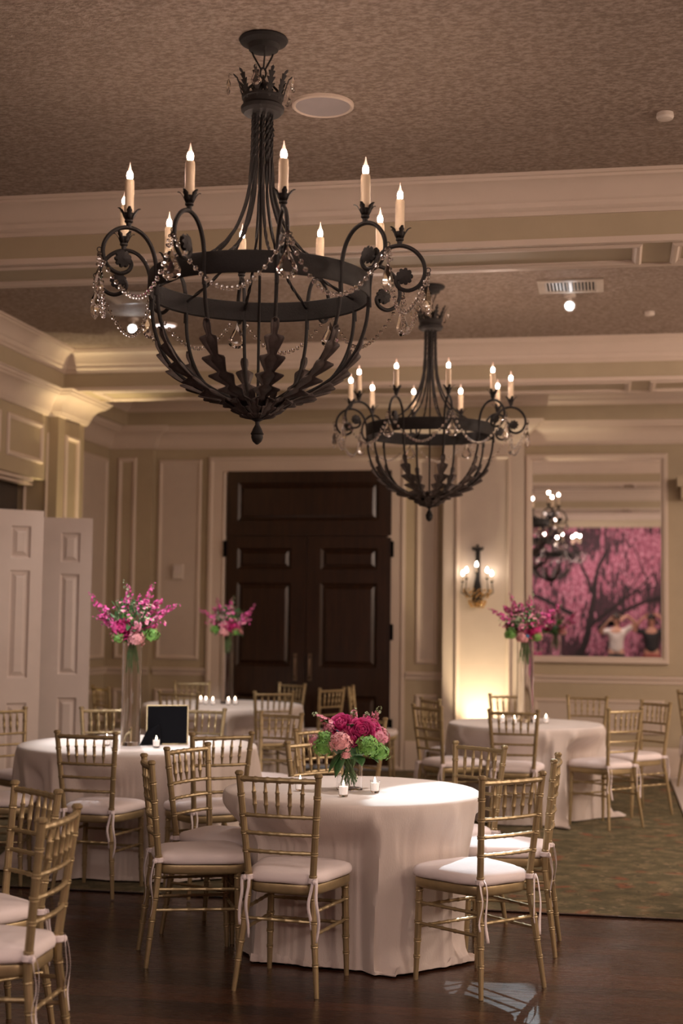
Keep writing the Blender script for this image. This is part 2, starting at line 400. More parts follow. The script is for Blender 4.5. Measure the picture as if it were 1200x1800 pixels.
# crowns inside each tray
UC = [(0, ZF-.02), (.012, ZF-.02), (.022, ZF), (.030, ZF+.006), (.040, ZF+.02), (.044, ZF+.045), (.052, ZF+.052), (.056, ZF+.06), (.062, ZF+.075), (.085, ZF+.115), (.115, ZF+.142), (.135, ZF+.150), (.138, ZF+.165), (.150, ZF+.168), (.152, ZC), (0, ZC)]
for k, (x0, y0, y1) in enumerate(((-4.97, YB, 2.95), (-4.97, 3.50, 7.80), (-4.97, 8.35, 12.33), (-5.2, 12.96, 14.75))):
    c = MB().sweep([(x0, y0), (XR, y0), (XR, y1), (x0, y1)], UC, closed=True, side=1)
    struct(c.build('trim_coffer_%s' % ('first', 'second', 'third', 'fourth')[k], M['trim'], smooth=25),
           'crown moulding around the %s ceiling coffer' % ('nearest', 'front chandelier', 'rear chandelier', 'narrow far wall')[k], 'moulding')
# lower crown under the soffit
Z0 = 3.43
LC = [(0, Z0), (.018, Z0), (.028, Z0+.012), (.034, Z0+.03), (.040, Z0+.036), (.046, Z0+.055), (.060, Z0+.095), (.090, Z0+.135), (.130, Z0+.163), (.165, Z0+.175), (.172, Z0+.19), (.190, Z0+.196), (.196, Z0+.215), (.21, Z0+.22), (.215, ZS), (0, ZS)]
lc = MB().sweep([(-5.15, YB), (-5.15, 12.42), (-5.05, 12.42), (-5.05, 13.08), (-5.45, 13.08), (-5.45, 14.9), (-4.95, 14.9), (-4.95, YF),
                 (-1.725, YF), (-1.725, 14.8), (-.89, 14.8), (-.89, YF), (XR, YF)], LC, side=-1)
struct(lc.build('trim_crown', M['trim'], smooth=25), 'crown moulding along the left and far walls below the soffit', 'moulding')
# far wall pilasters
struct(MB().box(-5.45, -4.95, 14.9, YF, 0, ZS).build('wall_pilaster_corner', M['wall'], smooth=0), 'shallow cream pilaster in the far left corner', 'pilaster')
struct(MB().box(-1.725, -.89, 14.8, YF, 0, ZS).build('wall_pilaster_far', M['panel'], smooth=0), 'cream pilaster carrying the wall sconce, lit from below', 'pilaster')
fm = MB()
def fr(x0, x1, z0, z1, y=YF, fw=.05, fd=.025): fm.frame((x0, y, z0), X3, Z3, -Y3, x1-x0, z1-z0, fw, fd)
fr(-4.905, -4.415, 1.12, 3.31); fr(-5.345, -5.13, 1.12, 3.33, 14.9); fr(-2.035, -1.80, 1.12, 3.31)
fr(-1.60, -1.02, .30, 3.31, 14.8, .05, .03)
fr(-4.905, -4.415, .42, .80); fr(-2.035, -1.80, .42, .80); fr(-.80, .53, .44, .79); fr(.80, 2.3, .44, .79); fr(2.6, 4.1, .44, .79)
fr(.80, 2.3, 1.15, 3.3); fr(2.6, 4.1, 1.15, 3.3); fr(-5.345, -5.13, .42, .80, 14.9)
for (y0, y1) in ((13.25, 13.95), (14.05, 14.82)):
    for (z0, z1) in ((1.12, 3.31), (.42, .80)):
        fm.frame((-5.45, y1, z0), -Y3, Z3, X3, y1-y0, z1-z0, .05, .025)
struct(fm.build('trim_panels', M['trim'], smooth=0), 'picture frame mouldings on the far and left walls', 'moulding')
pn = MB()
def pl(x0, x1, z0, z1, y=YF): pn.box(x0+.045, x1-.045, y-.006, y, z0+.045, z1-.045)
pl(-4.905, -4.415, 1.12, 3.31); pl(-2.035, -1.80, 1.12, 3.31); pl(-.80, .53, .44, .79); pl(-4.905, -4.415, .42, .80)
pn.box(-5.45, -5.444, 14.10, 14.77, 1.17, 3.26)
struct(pn.build('trim_fields', M['panel'], smooth=0), 'paler painted fields inside the wall mouldings', 'wall panel')
# chair rail + baseboard segments on far wall
CR = [(0, .955), (.012, .955), (.014, .985), (.028, .99), (.034, 1.005), (.045, 1.01), (.045, 1.028), (.02, 1.035), (0, 1.035)]
BB_ = [(0, 0), (.022, 0), (.022, .25), (.016, .27), (.014, .295), (.006, .31), (0, .31)]
cr = MB(); bb = MB()
for a, b in (((-5.45, 13.08), (-5.45, 14.9)), ((-5.45, 14.9), (-4.95, 14.9)), ((-4.93, YF), (-4.33, YF)), ((-2.14, YF), (-1.725, YF)), ((-.89, YF), (XR, YF))):
    cr.sweep([a, b], CR, side=-1); bb.sweep([a, b], BB_, side=-1)
bb.sweep([(-1.725, YF), (-1.725, 14.8), (-.89, 14.8), (-.89, YF)], BB_, side=-1)
bb.sweep([(-5.05, 12.42), (-5.05, 13.08)], BB_, side=-1)
struct(cr.build('trim_chair_rail', M['trim'], smooth=25), 'chair rail moulding at waist height on the walls', 'moulding')
struct(bb.build('baseboard_far', M['trim'], smooth=25), 'tall baseboard along the far and left walls', 'baseboard')
# right hand header
hd = MB(); hd.box(.66, XR, 14.7, YF, 2.96, 3.06); hd.box(.70, XR, 14.74, YF, 2.84, 2.96)
struct(hd.build('trim_header', M['wall'], smooth=0), 'projecting cream header at the right edge of the far wall', 'moulding')
# near wall crown (seen in mirror)

# ---- dark double door with casing
cs = MB()
cs.rings4((-4.32, YF, 0), X3, Z3, -Y3, 2.17, 3.335, [(0, 0), (0, .05), (.03, .055), (.05, .035), (.15, .03), (.17, .045), (.2, .02), (.2, 0)])
cso = cs.build('trim_door_casing', M['trim'], smooth=0); struct(cso, 'wide cream casing around the dark wooden doors', 'door casing')
DX0, DX1, DZ = -4.12, -2.29, 3.175
dr = thing('door_1', 'tall dark walnut double door with transom panel', 'door', (0, 0, 0)); dr['kind'] = 'structure'
YD = YF-.012
def dbox(mb, x0, x1, z0, z1, yf): mb.box(x0, x1, yf, YF, z0, z1)
PF = [(0, .004), (.012, -.012), (.022, -.014), (.03, -.006), (.055, .002)]
def leafpanel(x0, x1, spec, name, zb, zt):
    """stiles and rails built round panel openings"""
    g = MB(); px0, px1 = spec[0]; th = .045
    g.box(x0, px0, YF-th, YF-.002, zb, zt); g.box(px1, x1, YF-th, YF-.002, zb, zt)
    zz = zb
    for (z0, z1) in spec[1]:
        g.box(px0, px1, YF-th, YF-.002, zz, z0); zz = z1
    g.box(px0, px1, YF-th, YF-.002, zz, zt)
    for (z0, z1) in spec[1]:
        g.rings4((px0, YF-th, z0), X3, Z3, -Y3, px1-px0, z1-z0, [(0, .001), (.026, -.022), (.032, -.023), (.062, -.004), (.066, -.003)], True)
    return g.build(name, M['walnut'], dr, smooth=0)
MB().box(DX0, DX1, YF-.016, YF-.001, .03, DZ).build('door_frame', M['walnut'], dr, smooth=0)
l1 = leafpanel(DX0+.01, -3.219, ((-3.985, -3.385), ((.25, .77), (1.067, 1.965), (2.11, 2.34))), 'door_leaf', .035, 2.455)
l2 = leafpanel(-3.213, DX1-.01, ((-3.065, -2.445), ((.25, .77), (1.067, 1.965), (2.11, 2.34))), 'door_leaf', .035, 2.455)
leafpanel(DX0+.01, DX1-.01, ((-3.99, -2.44), ((2.635, 3.05),)), 'transom_panel', 2.475, DZ)
for lf_, x in ((l1, -3.325), (l2, -3.165)):
    h = MB(); h.tube([(x, YF-.05, .95), (x, YF-.085, .97), (x, YF-.09, 1.07), (x, YF-.085, 1.16), (x, YF-.05, 1.18)], .011, 8)
    h.box(x-.02, x+.02, YF-.052, YF-.044, .92, 1.21); h.build('handle', M['pewter'], lf_)
for (x, lf_) in ((DX0-.005, l1), (DX1+.005, l2)):
    for z in (2.33, 1.45, .45):
        hg = MB(); hg.box(x-.015, x+.015, YF-.066, YF-.046, z-.085, z+.085); hg.build('hinge', M['black'], lf_, smooth=0)
MB().box(DX0, DX1, YF-.10, YF-.002, .006, .032).build('threshold_gap_light', M['gap_light'], dr, smooth=0)  # pale blue strip stands in for daylight showing under the doors

# ---- wall thermostat
t = thing('thermostat', 'small white thermostat box on the wall panel left of the dark doors', 'thermostat', (-4.655, YF-.006, 2.0))
MB().box(-.055, .055, -.05, 0, 0, .16).build('body', M['plastic'], t, smooth=0)
MB().box(-.035, .035, -.058, -.05, .06, .14).build('cover', M['door_white'], t, smooth=0)

# ---- mirror
mr = thing('wall_mirror', 'large white framed mirror on the far wall reflecting pink blossom', 'mirror', (-.15, YF, 1.158))
MB().rings4((-.73, -.0, 0), X3, Z3, -Y3, 1.455, 2.17, [(0, 0), (0, .05), (.015, .06), (.045, .055), (.06, .03), (.07, .028), (.07, 0)]).build('frame', M['trim'], mr, smooth=0)
MB().box(-.66, .655, -.022, -.001, .07, 2.10).build('mirror_glass', M['mirror'], mr, smooth=0)

# ---- mural on the near wall
mu = thing('wall_mural', 'pink weeping cherry blossom mural seen in the mirror', 'mural', (0, YB, .25))
MB().box(-4.5, 6.5, 0, .02, 0, 3.40).build('printed_panel', M['mural'], mu, smooth=0)
br = MB(); rb = random.Random(5)
def branch(p, d, L_, r, depth):
    pts = [Vector(p)]; q = Vector(p); dd = Vector(d).normalized()
    for k in range(9):
        dd = (dd+Vector((rb.uniform(-.22, .22), 0, rb.uniform(-.2, .16)))).normalized(); q = q+dd*L_/9; pts.append(q.copy())
        if depth and k in (3, 5, 7): branch(q, dd+Vector((rb.uniform(-.8, .8), 0, rb.uniform(-.5, .8))), L_*.6, r*.5, depth-1)
    pts = [p_ for p_ in pts if .05 < p_.z < 3.08 and -4.45 < p_.x < 6.45]
    if len(pts) > 2: br.tube(pts, [r*(1-.08*i) for i in range(len(pts))], 5, flat=1)
branch((-.9, .022, 0), (.28, 0, 1), 3.0, .11, 2); branch((-.3, .022, 1.2), (.9, 0, .8), 2.6, .06, 2)
branch((-.8, .022, 1.5), (-.9, 0, .7), 2.6, .06, 2); branch((2.8, .022, 0), (-.2, 0, 1), 3.0, .09, 2)
br.v = [(x, .02+(y-.02)*.12 if y > .02 else .015, z) for (x, y, z) in br.v]
br.build('branch', mat('mural_branch', (.016, .008, .009), .8, var=.4, nscale=9), mu)

# ---- white floor at the right
struct(MB().box(.58, 6.0, 9.6, 14.95, .006, .022).build('trim_white_floor', M['white_floor'], smooth=0), 'white floor panel at the far right edge', 'floor panel')

# ---- folding partition doors (six panel, white)
def panel_door(name, label, hinge, ang, W=.70, H=2.42):
    t = thing(name, label, 'door', (hinge[0], hinge[1], .012), ang)
    g = MB(); th = .02
    cols = ((.105, .115+.155), (W-.105-.165, W-.105)); rows = ((.25, .86), (1.06, 1.93), (2.03, 2.29))
    g.box(0, W, .004, th+.01, 0, H)                              # core
    for a, b in ((0, cols[0][0]), (cols[0][1], cols[1][0]), (cols[1][1], W)): g.box(a, b, -th, .004, 0, H)
    z = 0
    for (z0, z1) in rows:
        for c0, c1 in cols: g.box(c0, c1, -th, .004, z, z0)
        z = z1
    for c0, c1 in cols: g.box(c0, c1, -th, .004, z, H)
    g.build('door_leaf', M['door_white'], t, smooth=0)
    for (z0, z1) in rows:
        for c0, c1 in cols:
            MB().rings4((c0, -th*.2, z0), X3, Z3, -Y3, c1-c0, z1-z0, [(0, .016), (.012, -.004), (.020, -.004), (.052, .013)], True).build('raised_panel', M['door_white'], t, smooth=0)
    return t
panel_door('folding_door', 'white six panel folding door at the left edge, nearest of the two', (-5.10, 10.52), math.radians(41.8))
panel_door('folding_door', 'white six panel folding door standing behind the other, brighter lit', (-5.12, 11.58), math.radians(20.7))
struct(MB().box(-5.46, -5.42, YB, 12.38, .006, 3.10).build('wall_recess_shade', M['dark'], smooth=0), 'dark sheet standing in for the shade behind the folding doors', 'shade sheet')  # dark colour stands in for the shade of the recess

# ---- ceiling fittings
def disc(name, label, cat, x, y, r, mrim, mface, sq=1):
    t = thing(name, label, cat, (x, y, ZC))
    MB().lathe([(r, 0), (r, -.012), (r*.93, -.018), (r*.88, -.012), (r*.88, 0)], n=36, closed=True).build('rim', mrim, t)
    MB().lathe([(0.001, -.012), (r*.885, -.012), (r*.885, -.002), (.001, -.002)], n=36).build('grille' if cat == 'speaker' else 'face', mface, t)
    return t
disc('ceiling_speaker', 'large round white ceiling speaker beside the front chandelier', 'speaker', -1.345, 6.48, .148, M['trim'], M['speaker'])
sd = thing('smoke_detector', 'small round smoke detector on the ceiling at upper right', 'smoke detector', (.26, 6.85, ZC))
MB().lathe([(.04, 0), (.042, -.02), (.036, -.03), (.02, -.034), (.001, -.034)], n=24).build('body', M['plastic'], sd)
sd2 = copy_tree(sd); sd2.location = (.30, 11.3, ZC); sd2['label'] = 'small round smoke detector in the rear coffer, right of the air vent'
disc('recessed_light', 'bright recessed ceiling downlight seen through the front chandelier at left', 'ceiling light', -3.66, 11.26, .10, M['trim'], M['recess'])
def vent(label, x, y):
    t = thing('air_vent', label, 'air vent', (x, y, ZC))
    MB().rings4((-.235, -.2, 0), X3, Y3, -Z3, .47, .40, [(0, 0), (0, .012), (.05, .015), (.055, .0)]).build('frame', M['vent'], t, smooth=0)
    MB().box(-.185, .185, -.15, .15, -.003, 0).build('backing', M['ventdark'], t, smooth=0)
    s = MB()
    for k in range(15): s.obox((-.175+k*.025, 0, -.008), (.005, 0, .003), (0, .148, 0), (-.001, 0, .002))
    s.box(-.012, .012, -.15, .15, -.014, -.002)
    s.build('slat', M['vent'], t, smooth=0); return t
vent('rectangular slatted air vent behind the bright spotlight at right', -.285, 10.33)
vent('slatted air vent half hidden behind the front chandelier ring at left', -3.56, 10.25)
def spotlight(label, x, y, tgt):
    t = thing('ceiling_spotlight', label, 'spotlight', (x, y, ZC), 0, None)
    MB().lathe([(.045, 0), (.045, -.02), (.012, -.025), (.012, -.06), (.001, -.06)], n=16).build('mount', M['plastic'], t)
    d = (Vector(tgt)-Vector((x, y, 3.93))).normalized(); c = Vector((0, 0, -.085))
    hd = MB(); hd.tube([c-d*.06, c-d*.055, c+d*.045, c+d*.05], [.025, .038, .042, .042], 16, cap=True); hd.build('housing', M['vent'], t)
    MB().tube([c+d*.050, c+d*.056], [.030, .028], 16).build('lens', M['spotlens'], t)
spotlight('lit ceiling spotlight under the slatted vent at right', -.30, 10.62, (-.2, 2, 1.6))
spotlight('lit ceiling spotlight left of the round downlight', -3.85, 11.0, (-1.5, 2, 1.6))

# ================================================================ CHANDELIER
def chandelier(loc, rot, label):
    T = thing('chandelier', label, 'chandelier', loc, rot)
    O = -ZC                                     # heights below are above the floor
    def P(r, a, z): return Vector((r*math.cos(a), r*math.sin(a), z+O))
    MB().lathe([(.001, 0), (.10, 0), (.104, -.008), (.098, -.018), (.07, -.030), (.062, -.05), (.03, -.058), (.001, -.06)], n=32).build('canopy', M['iron'], T)
    hk = MB()
    for a in (0, 2*PI/3, 4*PI/3): hk.tube([P(.058, a, 3.985), P(.045, a, 3.95), P(.008, a, 3.885)], .004, 6)
    for k, zc in enumerate((3.870, 3.836, 3.802)):
        e = (1, 0) if k % 2 else (0, 1)
        hk.tube([(e[0]*.012*math.cos(q), e[1]*.012*math.cos(q), zc+O+.024*math.sin(q)) for q in [2*PI*j/12 for j in range(12)]], .0045, 6, closed=True)
    hk.build('chain', M['iron'], T)
    MB().lathe([(.05, 3.69+O), (.078, 3.692+O), (.090, 3.705+O), (.092, 3.72+O), (.082, 3.73+O), (.082, 3.752+O), (.088, 3.757+O), (.088, 3.765+O), (.075, 3.768+O), (.03, 3.765+O), (.001, 3.765+O)], n=32).build('crown_band', M['iron'], T)
    hb = MB()
    for a in (0, PI/2, PI, 3*PI/2): hb.tube([P(.06, a, 3.765), P(.062, a, 3.80), P(.035, a, 3.825), P(.008, a, 3.822)], .006, 6)
    hb.tube([(.018*math.cos(q), 0, 3.826+O+.018*math.sin(q)) for q in [2*PI*j/12 for j in range(12)]], .005, 6, closed=True)
    hb.build('crown_hook', M['iron'], T)
    # leaves ----------------------------------------------------------------
    def leaf(path, wid, a, lobes=5, lift=.5, depth=.5):
        """acanthus leaf following (r,z) path, lying across angle a"""
        mb = MB(); n = lobes*9; vs = []; fs = []
        tg = Vector((-math.sin(a), math.cos(a), 0))
        pts = [P(r, a, z) for r, z in path]
        cum = [0]
        for i in range(1, len(pts)): cum.append(cum[-1]+(pts[i]-pts[i-1]).length)
        def at(s):
            d = s*cum[-1]
            for i in range(1, len(pts)):
                if d <= cum[i]+1e-9:
                    q = (d-cum[i-1])/(cum[i]-cum[i-1]); return pts[i-1].lerp(pts[i], q)
            return pts[-1]
        for i in range(n+1):
            s = i/n; p = at(s); t_ = (at(min(1, s+.02))-at(max(0, s-.02))).normalized(); nn = t_.cross(tg)
            if nn.dot(Vector((math.cos(a), math.sin(a), -.4))) < 0: nn = -nn
            ph = (s*lobes) % 1; saw = (1-depth)+depth*((ph/.72)**1.3 if ph < .72 else ((1-ph)/.28)**.8)
            wd = wid*math.sin(PI*min(1, .18+s*.80))**.7*saw*(1 if s < .9 else (1-s)*8+.2)
            bend = t_*wd*.55*saw
            vs += [p-tg*wd+nn*wd*lift+bend, p-tg*wd*.5+nn*wd*.05, p+nn*wd*.18, p+tg*wd*.5+nn*wd*.05, p+tg*wd+nn*wd*lift+bend]
        for i in range(n):
            for k in range(4): fs.append((i*5+k, i*5+k+1, (i+1)*5+k+1, (i+1)*5+k))
        return mb.add(vs, fs)
    # crown leaves
    for k in range(10):
        a = 2*PI*k/10+.2
        leaf([(.080, 3.745), (.088, 3.78), (.097, 3.815), (.108, 3.845), (.126, 3.862)], .021, a, 5, .1, .62).build('crown_leaf', M['iron'], T, solid=.003, recalc=False)
    leaf([(.085, 3.70), (.095, 3.67), (.105, 3.64), (.112, 3.605)], .016, 2.6, 4, .1, .5).build('crown_leaf', M['iron'], T, solid=.003, recalc=False)
    # twisted rods
    rp = [(.040, 3.70), (.041, 3.60), (.043, 3.50), (.048, 3.42), (.058, 3.34), (.078, 3.27), (.108, 3.20), (.155, 3.13), (.22, 3.07), (.30, 3.02), (.38, 2.985), (.452, 2.955)]
    def cr_(pts, per=5):
        out = []; n = len(pts)
        for i in range(n-1):
            p0, p1, p2, p3 = [Vector((*pts[max(0, min(n-1, j))], 0)) for j in (i-1, i, i+1, i+2)]
            for q in range(per):
                t_ = q/per
                v = .5*((2*p1)+(-p0+p2)*t_+(2*p0-5*p1+4*p2-p3)*t_*t_+(-p0+3*p1-3*p2+p3)*t_**3); out.append((v.x, v.y))
        out.append(tuple(pts[-1])); return out
    rs = cr_(rp, 7)
    for k in range(10):
        a = 2*PI*k/10
        r_ = MB().tube([P(r, a, z) for r, z in rs], .0072, 4, twist=150); r_.build('twisted_rod', M['iron'], T, smooth=0)
    MB().tube([P(0, 0, 3.70), P(0, 0, 2.43)], .006, 8).build('centre_rod', M['iron'], T)
    # ring band
    MB().lathe([(.452, 2.905+O), (.461, 2.900+O), (.464, 2.905+O), (.464, 2.985+O), (.461, 2.990+O), (.452, 2.985+O)], n=72, closed=True).build('ring_band', M['iron'], T)
    # bowl ribs and acanthus leaves
    bp_ = cr_([(.458, 2.95), (.455, 2.84), (.440, 2.76), (.408, 2.68), (.355, 2.605), (.29, 2.550), (.21, 2.505), (.13, 2.475), (.06, 2.455)], 5)
    lp = [q for q in reversed(bp_) if q[0] < .432]
    lp = [(r+.004, z-.006) for r, z in lp][:-1]+[(.430, 2.725), (.445, 2.735), (.452, 2.725)]
    for k in range(10):
        a = 2*PI*k/10
        rb_ = MB().tube([P(r, a, z) for r, z in bp_], .0078, 8).build('bowl_rib', M['iron'], T)
        if True:
            leaf(lp, .062, a, 6, .45, .66).build('acanthus_leaf', M['leaf_iron'], rb_, solid=.003, recalc=False)
    # hub with small leaves and finial
    MB().lathe([(.001, 2.47+O), (.06, 2.465+O), (.10, 2.452+O), (.095, 2.44+O), (.06, 2.415+O), (.03, 2.40+O), (.02, 2.39+O), (.001, 2.39+O)], n=24).build('hub', M['iron'], T)
    for k in range(10):
        a = 2*PI*(k+.5)/10
        leaf([(.022, 2.398), (.05, 2.408), (.085, 2.428), (.125, 2.458), (.155, 2.50)], .034, a, 4, .35, .45).build('hub_leaf', M['leaf_iron'], T, solid=.003, recalc=False)
    MB().lathe([(.001, 2.402+O), (.022, 2.400+O), (.024, 2.392+O), (.010, 2.384+O), (.009, 2.372+O), (.018, 2.355+O), (.024, 2.340+O), (.028, 2.333+O), (.024, 2.328+O), (.025, 2.318+O), (.019, 2.302+O), (.006, 2.290+O), (.001, 2.288+O)], n=20).build('finial', M['iron'], T)
    # arms with candles
    ap = cr_([(.462, 2.86), (.461, 2.93), (.468, 3.00), (.490, 3.06), (.530, 3.103), (.585, 3.118), (.640, 3.100), (.680, 3.055), (.690, 3.00), (.668, 2.95), (.625, 2.928), (.585, 2.940), (.570, 2.968), (.583, 2.992), (.604, 2.992)], 4)
    def bead(mb, p, r): mb.ball(p, r, 6, 4)
    def drop(mb, p, h, wd, a):
        """flat facetted teardrop hanging from p"""
        e = Vector((-math.sin(a), math.cos(a), 0)); f = Vector((math.cos(a), math.sin(a), 0)); n = 10
        prof = [(0, 0), (.25, -.2), (.62, -.45), (.95, -.68), (.9, -.85), (.5, -.97), (0, -1)]
        L_ = [p+e*(x*wd)+Vector((0, 0, z*h)) for x, z in prof]; R_ = [p-e*(x*wd)+Vector((0, 0, z*h)) for x, z in prof[1:-1]]
        out = L_+list(reversed(R_)); c = p+Vector((0, 0, -.62*h)); k = len(out)
        inn = [c+(q-c)*.55 for q in out]
        vs = out+[q+f*wd*.38 for q in inn]+[q-f*wd*.38 for q in inn]
        fs = []
        for i in range(k):
            j = (i+1) % k; fs += [(i, j, k+j, k+i), (j, i, 2*k+i, 2*k+j)]
        fs += [tuple(k+i for i in range(k)), tuple(2*k+i for i in reversed(range(k)))]
        mb.add(vs, fs)
    for k in range(10):
        a = 2*PI*k/10
        A = MB().tube([P(r, a, z) for r, z in ap], .0088, 8)
        A.tube([P(.69+.014+.010*math.cos(q), a, 3.012+.010*math.sin(q)) for q in [2*PI*j/10 for j in range(10)]], .002, 5, closed=True)
        A = A.build('arm', M['iron'], T)
        # rosette at scroll end
        ro = MB(); c0 = P(.606, a, 2.988); tg = Vector((-math.sin(a), math.cos(a), 0)); rd = Vector((math.cos(a), math.sin(a), 0))
        for j in range(9):
            q = 2*PI*j/9; d = rd*math.cos(q)+Z3*math.sin(q); e = -rd*math.sin(q)+Z3*math.cos(q)
            for sd_ in (-1, 1):
                ro.add([c0+tg*sd_*.010, c0+d*.022+e*.010+tg*sd_*.014, c0+d*.033+e*.006+tg*sd_*.008, c0+d*.036+tg*sd_*.005, c0+d*.033-e*.006+tg*sd_*.008, c0+d*.022-e*.010+tg*sd_*.014], [(0, 1, 2, 3, 4, 5)])
        ro.ball(c0, .013, 8, 6); ro.tube([c0-tg*.008, c0+tg*.008], .028, 12)
        ro.build('rosette', M['iron'], A)
        cx = P(.585, a, 0); cx.z = 0
        b = MB().lathe([(.001, 3.116+O), (.010, 3.118+O), (.011, 3.135+O), (.017, 3.140+O), (.017, 3.146+O), (.012, 3.150+O), (.020, 3.160+O), (.022, 3.175+O), (.001, 3.175+O)], c=cx, n=14)
        b.build('candle_cup', M['iron'], A)
        for j in range(5):
            q = 2*PI*j/5+a; lm = MB(); vs = []; 
            for i in range(7):
                s = i/6; rr = .014+.034*s**1.1; z = 3.150+.042*math.sin(s*1.75)+.0; wd = .012*math.sin(PI*min(.97, .25+.72*s))*(1 if i % 2 else .72)
                ce = cx+Vector((rr*math.cos(q), rr*math.sin(q), z+O)); sd_ = Vector((-math.sin(q), math.cos(q), 0))
                vs += [ce-sd_*wd, ce+sd_*wd]
            lm.add(vs, [(2*i, 2*i+1, 2*i+3, 2*i+2) for i in range(6)])
            lm.build('cup_leaf', M['iron'], A, solid=.002, recalc=False)
        MB().lathe([(.001, 3.165+O), (.0185, 3.165+O), (.0200, 3.20+O), (.0188, 3.225+O), (.0195, 3.28+O), (.0188, 3.305+O), (.016, 3.312+O), (.001, 3.312+O)], c=cx, n=14).build('candle_sleeve', M['candle'], A)
        MB().lathe([(.001, 3.312+O), (.008, 3.314+O), (.0115, 3.321+O), (.0125, 3.330+O), (.0105, 3.341+O), (.001, 3.345+O)], c=cx, n=12).build('bulb', M['bulb'], A)
        MB().lathe([(.0095, 3.3455+O), (.0060, 3.357+O), (.0028, 3.370+O), (.0006, 3.384+O)], c=cx, n=10).build('bulb_tip', M['tip'], A)
        # crystals: chain from eyelet with pendant
        g = MB(); p = P(.704, a, 3.002)
        for j in range(4): bead(g, p-Z3*(.012+.012*j), .0062)
        drop(g, p-Z3*.056, .125, .042, a+.25*math.sin(k*2.1))
        for sgn in (-1, 1):
            for j in range(3): bead(g, p+tg*sgn*(.012+.005*j)-Z3*(.01+.017*j), .007)
        g.build('crystal_pendant', M['crystal'], A)
        # garland to next arm
        gl = MB(); a2 = a+2*PI/10; q0 = P(.704, a, 2.995); q1 = P(.704, a2, 2.995); nb = 21; tp = []
        for j in range(nb+1):
            s = j/nb; x = 2*s-1; pt = q0.lerp(q1, s)-Z3*(.20*(1-x*x)); big = .0105
            pt -= Vector((pt.x, pt.y, 0)).normalized()*(.03*(1-x*x))
            bead(gl, pt, big); tp.append(pt)
        gl.tube(tp, .0012, 4)
        gl.build('crystal_garland', M['crystal'], T)
    for k in range(5):
        a = 2*PI*k/5+.9; g = MB(); p = P(.135, a, 3.853)
        g.tube([p, p+Z3*.006+Vector((math.cos(a), math.sin(a), 0))*.008, p-Z3*.012+Vector((math.cos(a), math.sin(a), 0))*.010], .0014, 5)
        p2 = p-Z3*.014+Vector((math.cos(a), math.sin(a), 0))*.010
        drop(g, p2, .075, .021, a); g.build('crown_crystal', M['crystal'], T)
    return T
def facing(x, y, th):      # world angle of the ring point whose bearing from the centre is th right of the camera direction
    a = math.atan2(-y, -x); return a+th
c1 = chandelier((-1.441, 5.69, ZC), facing(-1.441, 5.69, math.radians(8.2)), 'large front chandelier, dark iron with crystal garlands and ten lit candles')
c1['group'] = 'iron chandeliers'
c2 = copy_tree(c1); c2.location = (-1.294, 10.216, ZC); c2.rotation_euler = (0, 0, facing(-1.294, 10.216, math.radians(12.4)))
c3 = copy_tree(c1); c3.location = (-1.20, .95, ZC); c3.rotation_euler = (0, 0, .5); c3['label'] = 'third chandelier behind the camera, seen only as small lights in the mirror'
c2['label'] = 'rear dark iron chandelier, smaller in view, hanging before the dark doors and mirror'

# ================================================================ SCONCE
S = thing('wall_sconce', 'iron wall sconce with five lit candles and gold beads on the uplit pilaster', 'sconce', (-1.36, 14.8, 1.72))
MB().box(-.022, .022, -.03, 0, .18, .60).build('backplate', M['iron'], S, smooth=0)
sr = MB()
for j in range(6):
    q = PI*j/5; sr.tube([(0, -.045, .585), (.05*math.cos(q), -.045-.02*math.sin(q), .60+.03*math.sin(q)), (.062*math.cos(q), -.045-.02*math.sin(q), .625)], [.009, .009, .003], 6)
sr.lathe([(.004, .57), (.012, .50), (.014, .42), (.022, .30), (.040, .22), (.050, .14), (.058, .06), (.035, .02), (.03, 0), (.001, 0)], c=(0, -.07, 0), n=16); sr.ball((0, -.05, .64), .014)
sr.build('stem', M['iron'], S)
for j in range(5):
    q = PI*(j/4); x = .150*math.cos(q); y = -.09-.07*math.sin(q); zt = .33+.045*math.sin(q) if j != 2 else .42
    A = MB().tube([(.03*math.cos(q), -.06, .16), (.075*math.cos(q), -.08-.04*math.sin(q), .10), (x*1.1, y, .15), (x, y, zt-.07)], .006, 6); A.lathe([(.008, 0), (.022, .02), (.001, .02)], c=(x, y, zt-.08), n=12)
    A = A.build('arm', M['iron'], S)
    MB().lathe([(.001, 0), (.010, 0), (.010, .055), (.001, .055)], c=(x, y, zt-.06), n=10).build('candle_sleeve', M['candle'], A)
    MB().lathe([(.001, 0), (.013, .008), (.015, .022), (.008, .042), (.001, .056)], c=(x, y, zt-.005), n=10).build('bulb', M['bulb_cool'], A)
gb = MB(); gm = mat('gold_bead', (.95, .62, .28), .15, .8)
for j in range(22):
    q = PI*j/21
    for (rr, z) in ((.085, .05), (.115, .12), (.065, .02), (.14, .165)): gb.ball((rr*math.cos(q), -.07-rr*.6*math.sin(q), z+.02*math.sin(j*2.2)), .0105, 6, 5)
gb.build('gold_beads', gm, S)
for x0, lab in ((-1.38, 'on the floor below the wall sconce'),):
    u = thing('uplight', 'small black floor uplight '+lab, 'uplight', (x0+.05, 14.50, .006)); MB().lathe([(.001, 0), (.07, 0), (.075, .02), (.06, .075), (.05, .08), (.048, .06), (.001, .06)], n=20).build('housing', M['black'], u)
u2 = copy_tree(u); u2.location = (-4.86, 12.74, .006); u2['label'] = 'small black floor uplight at the left pilaster'

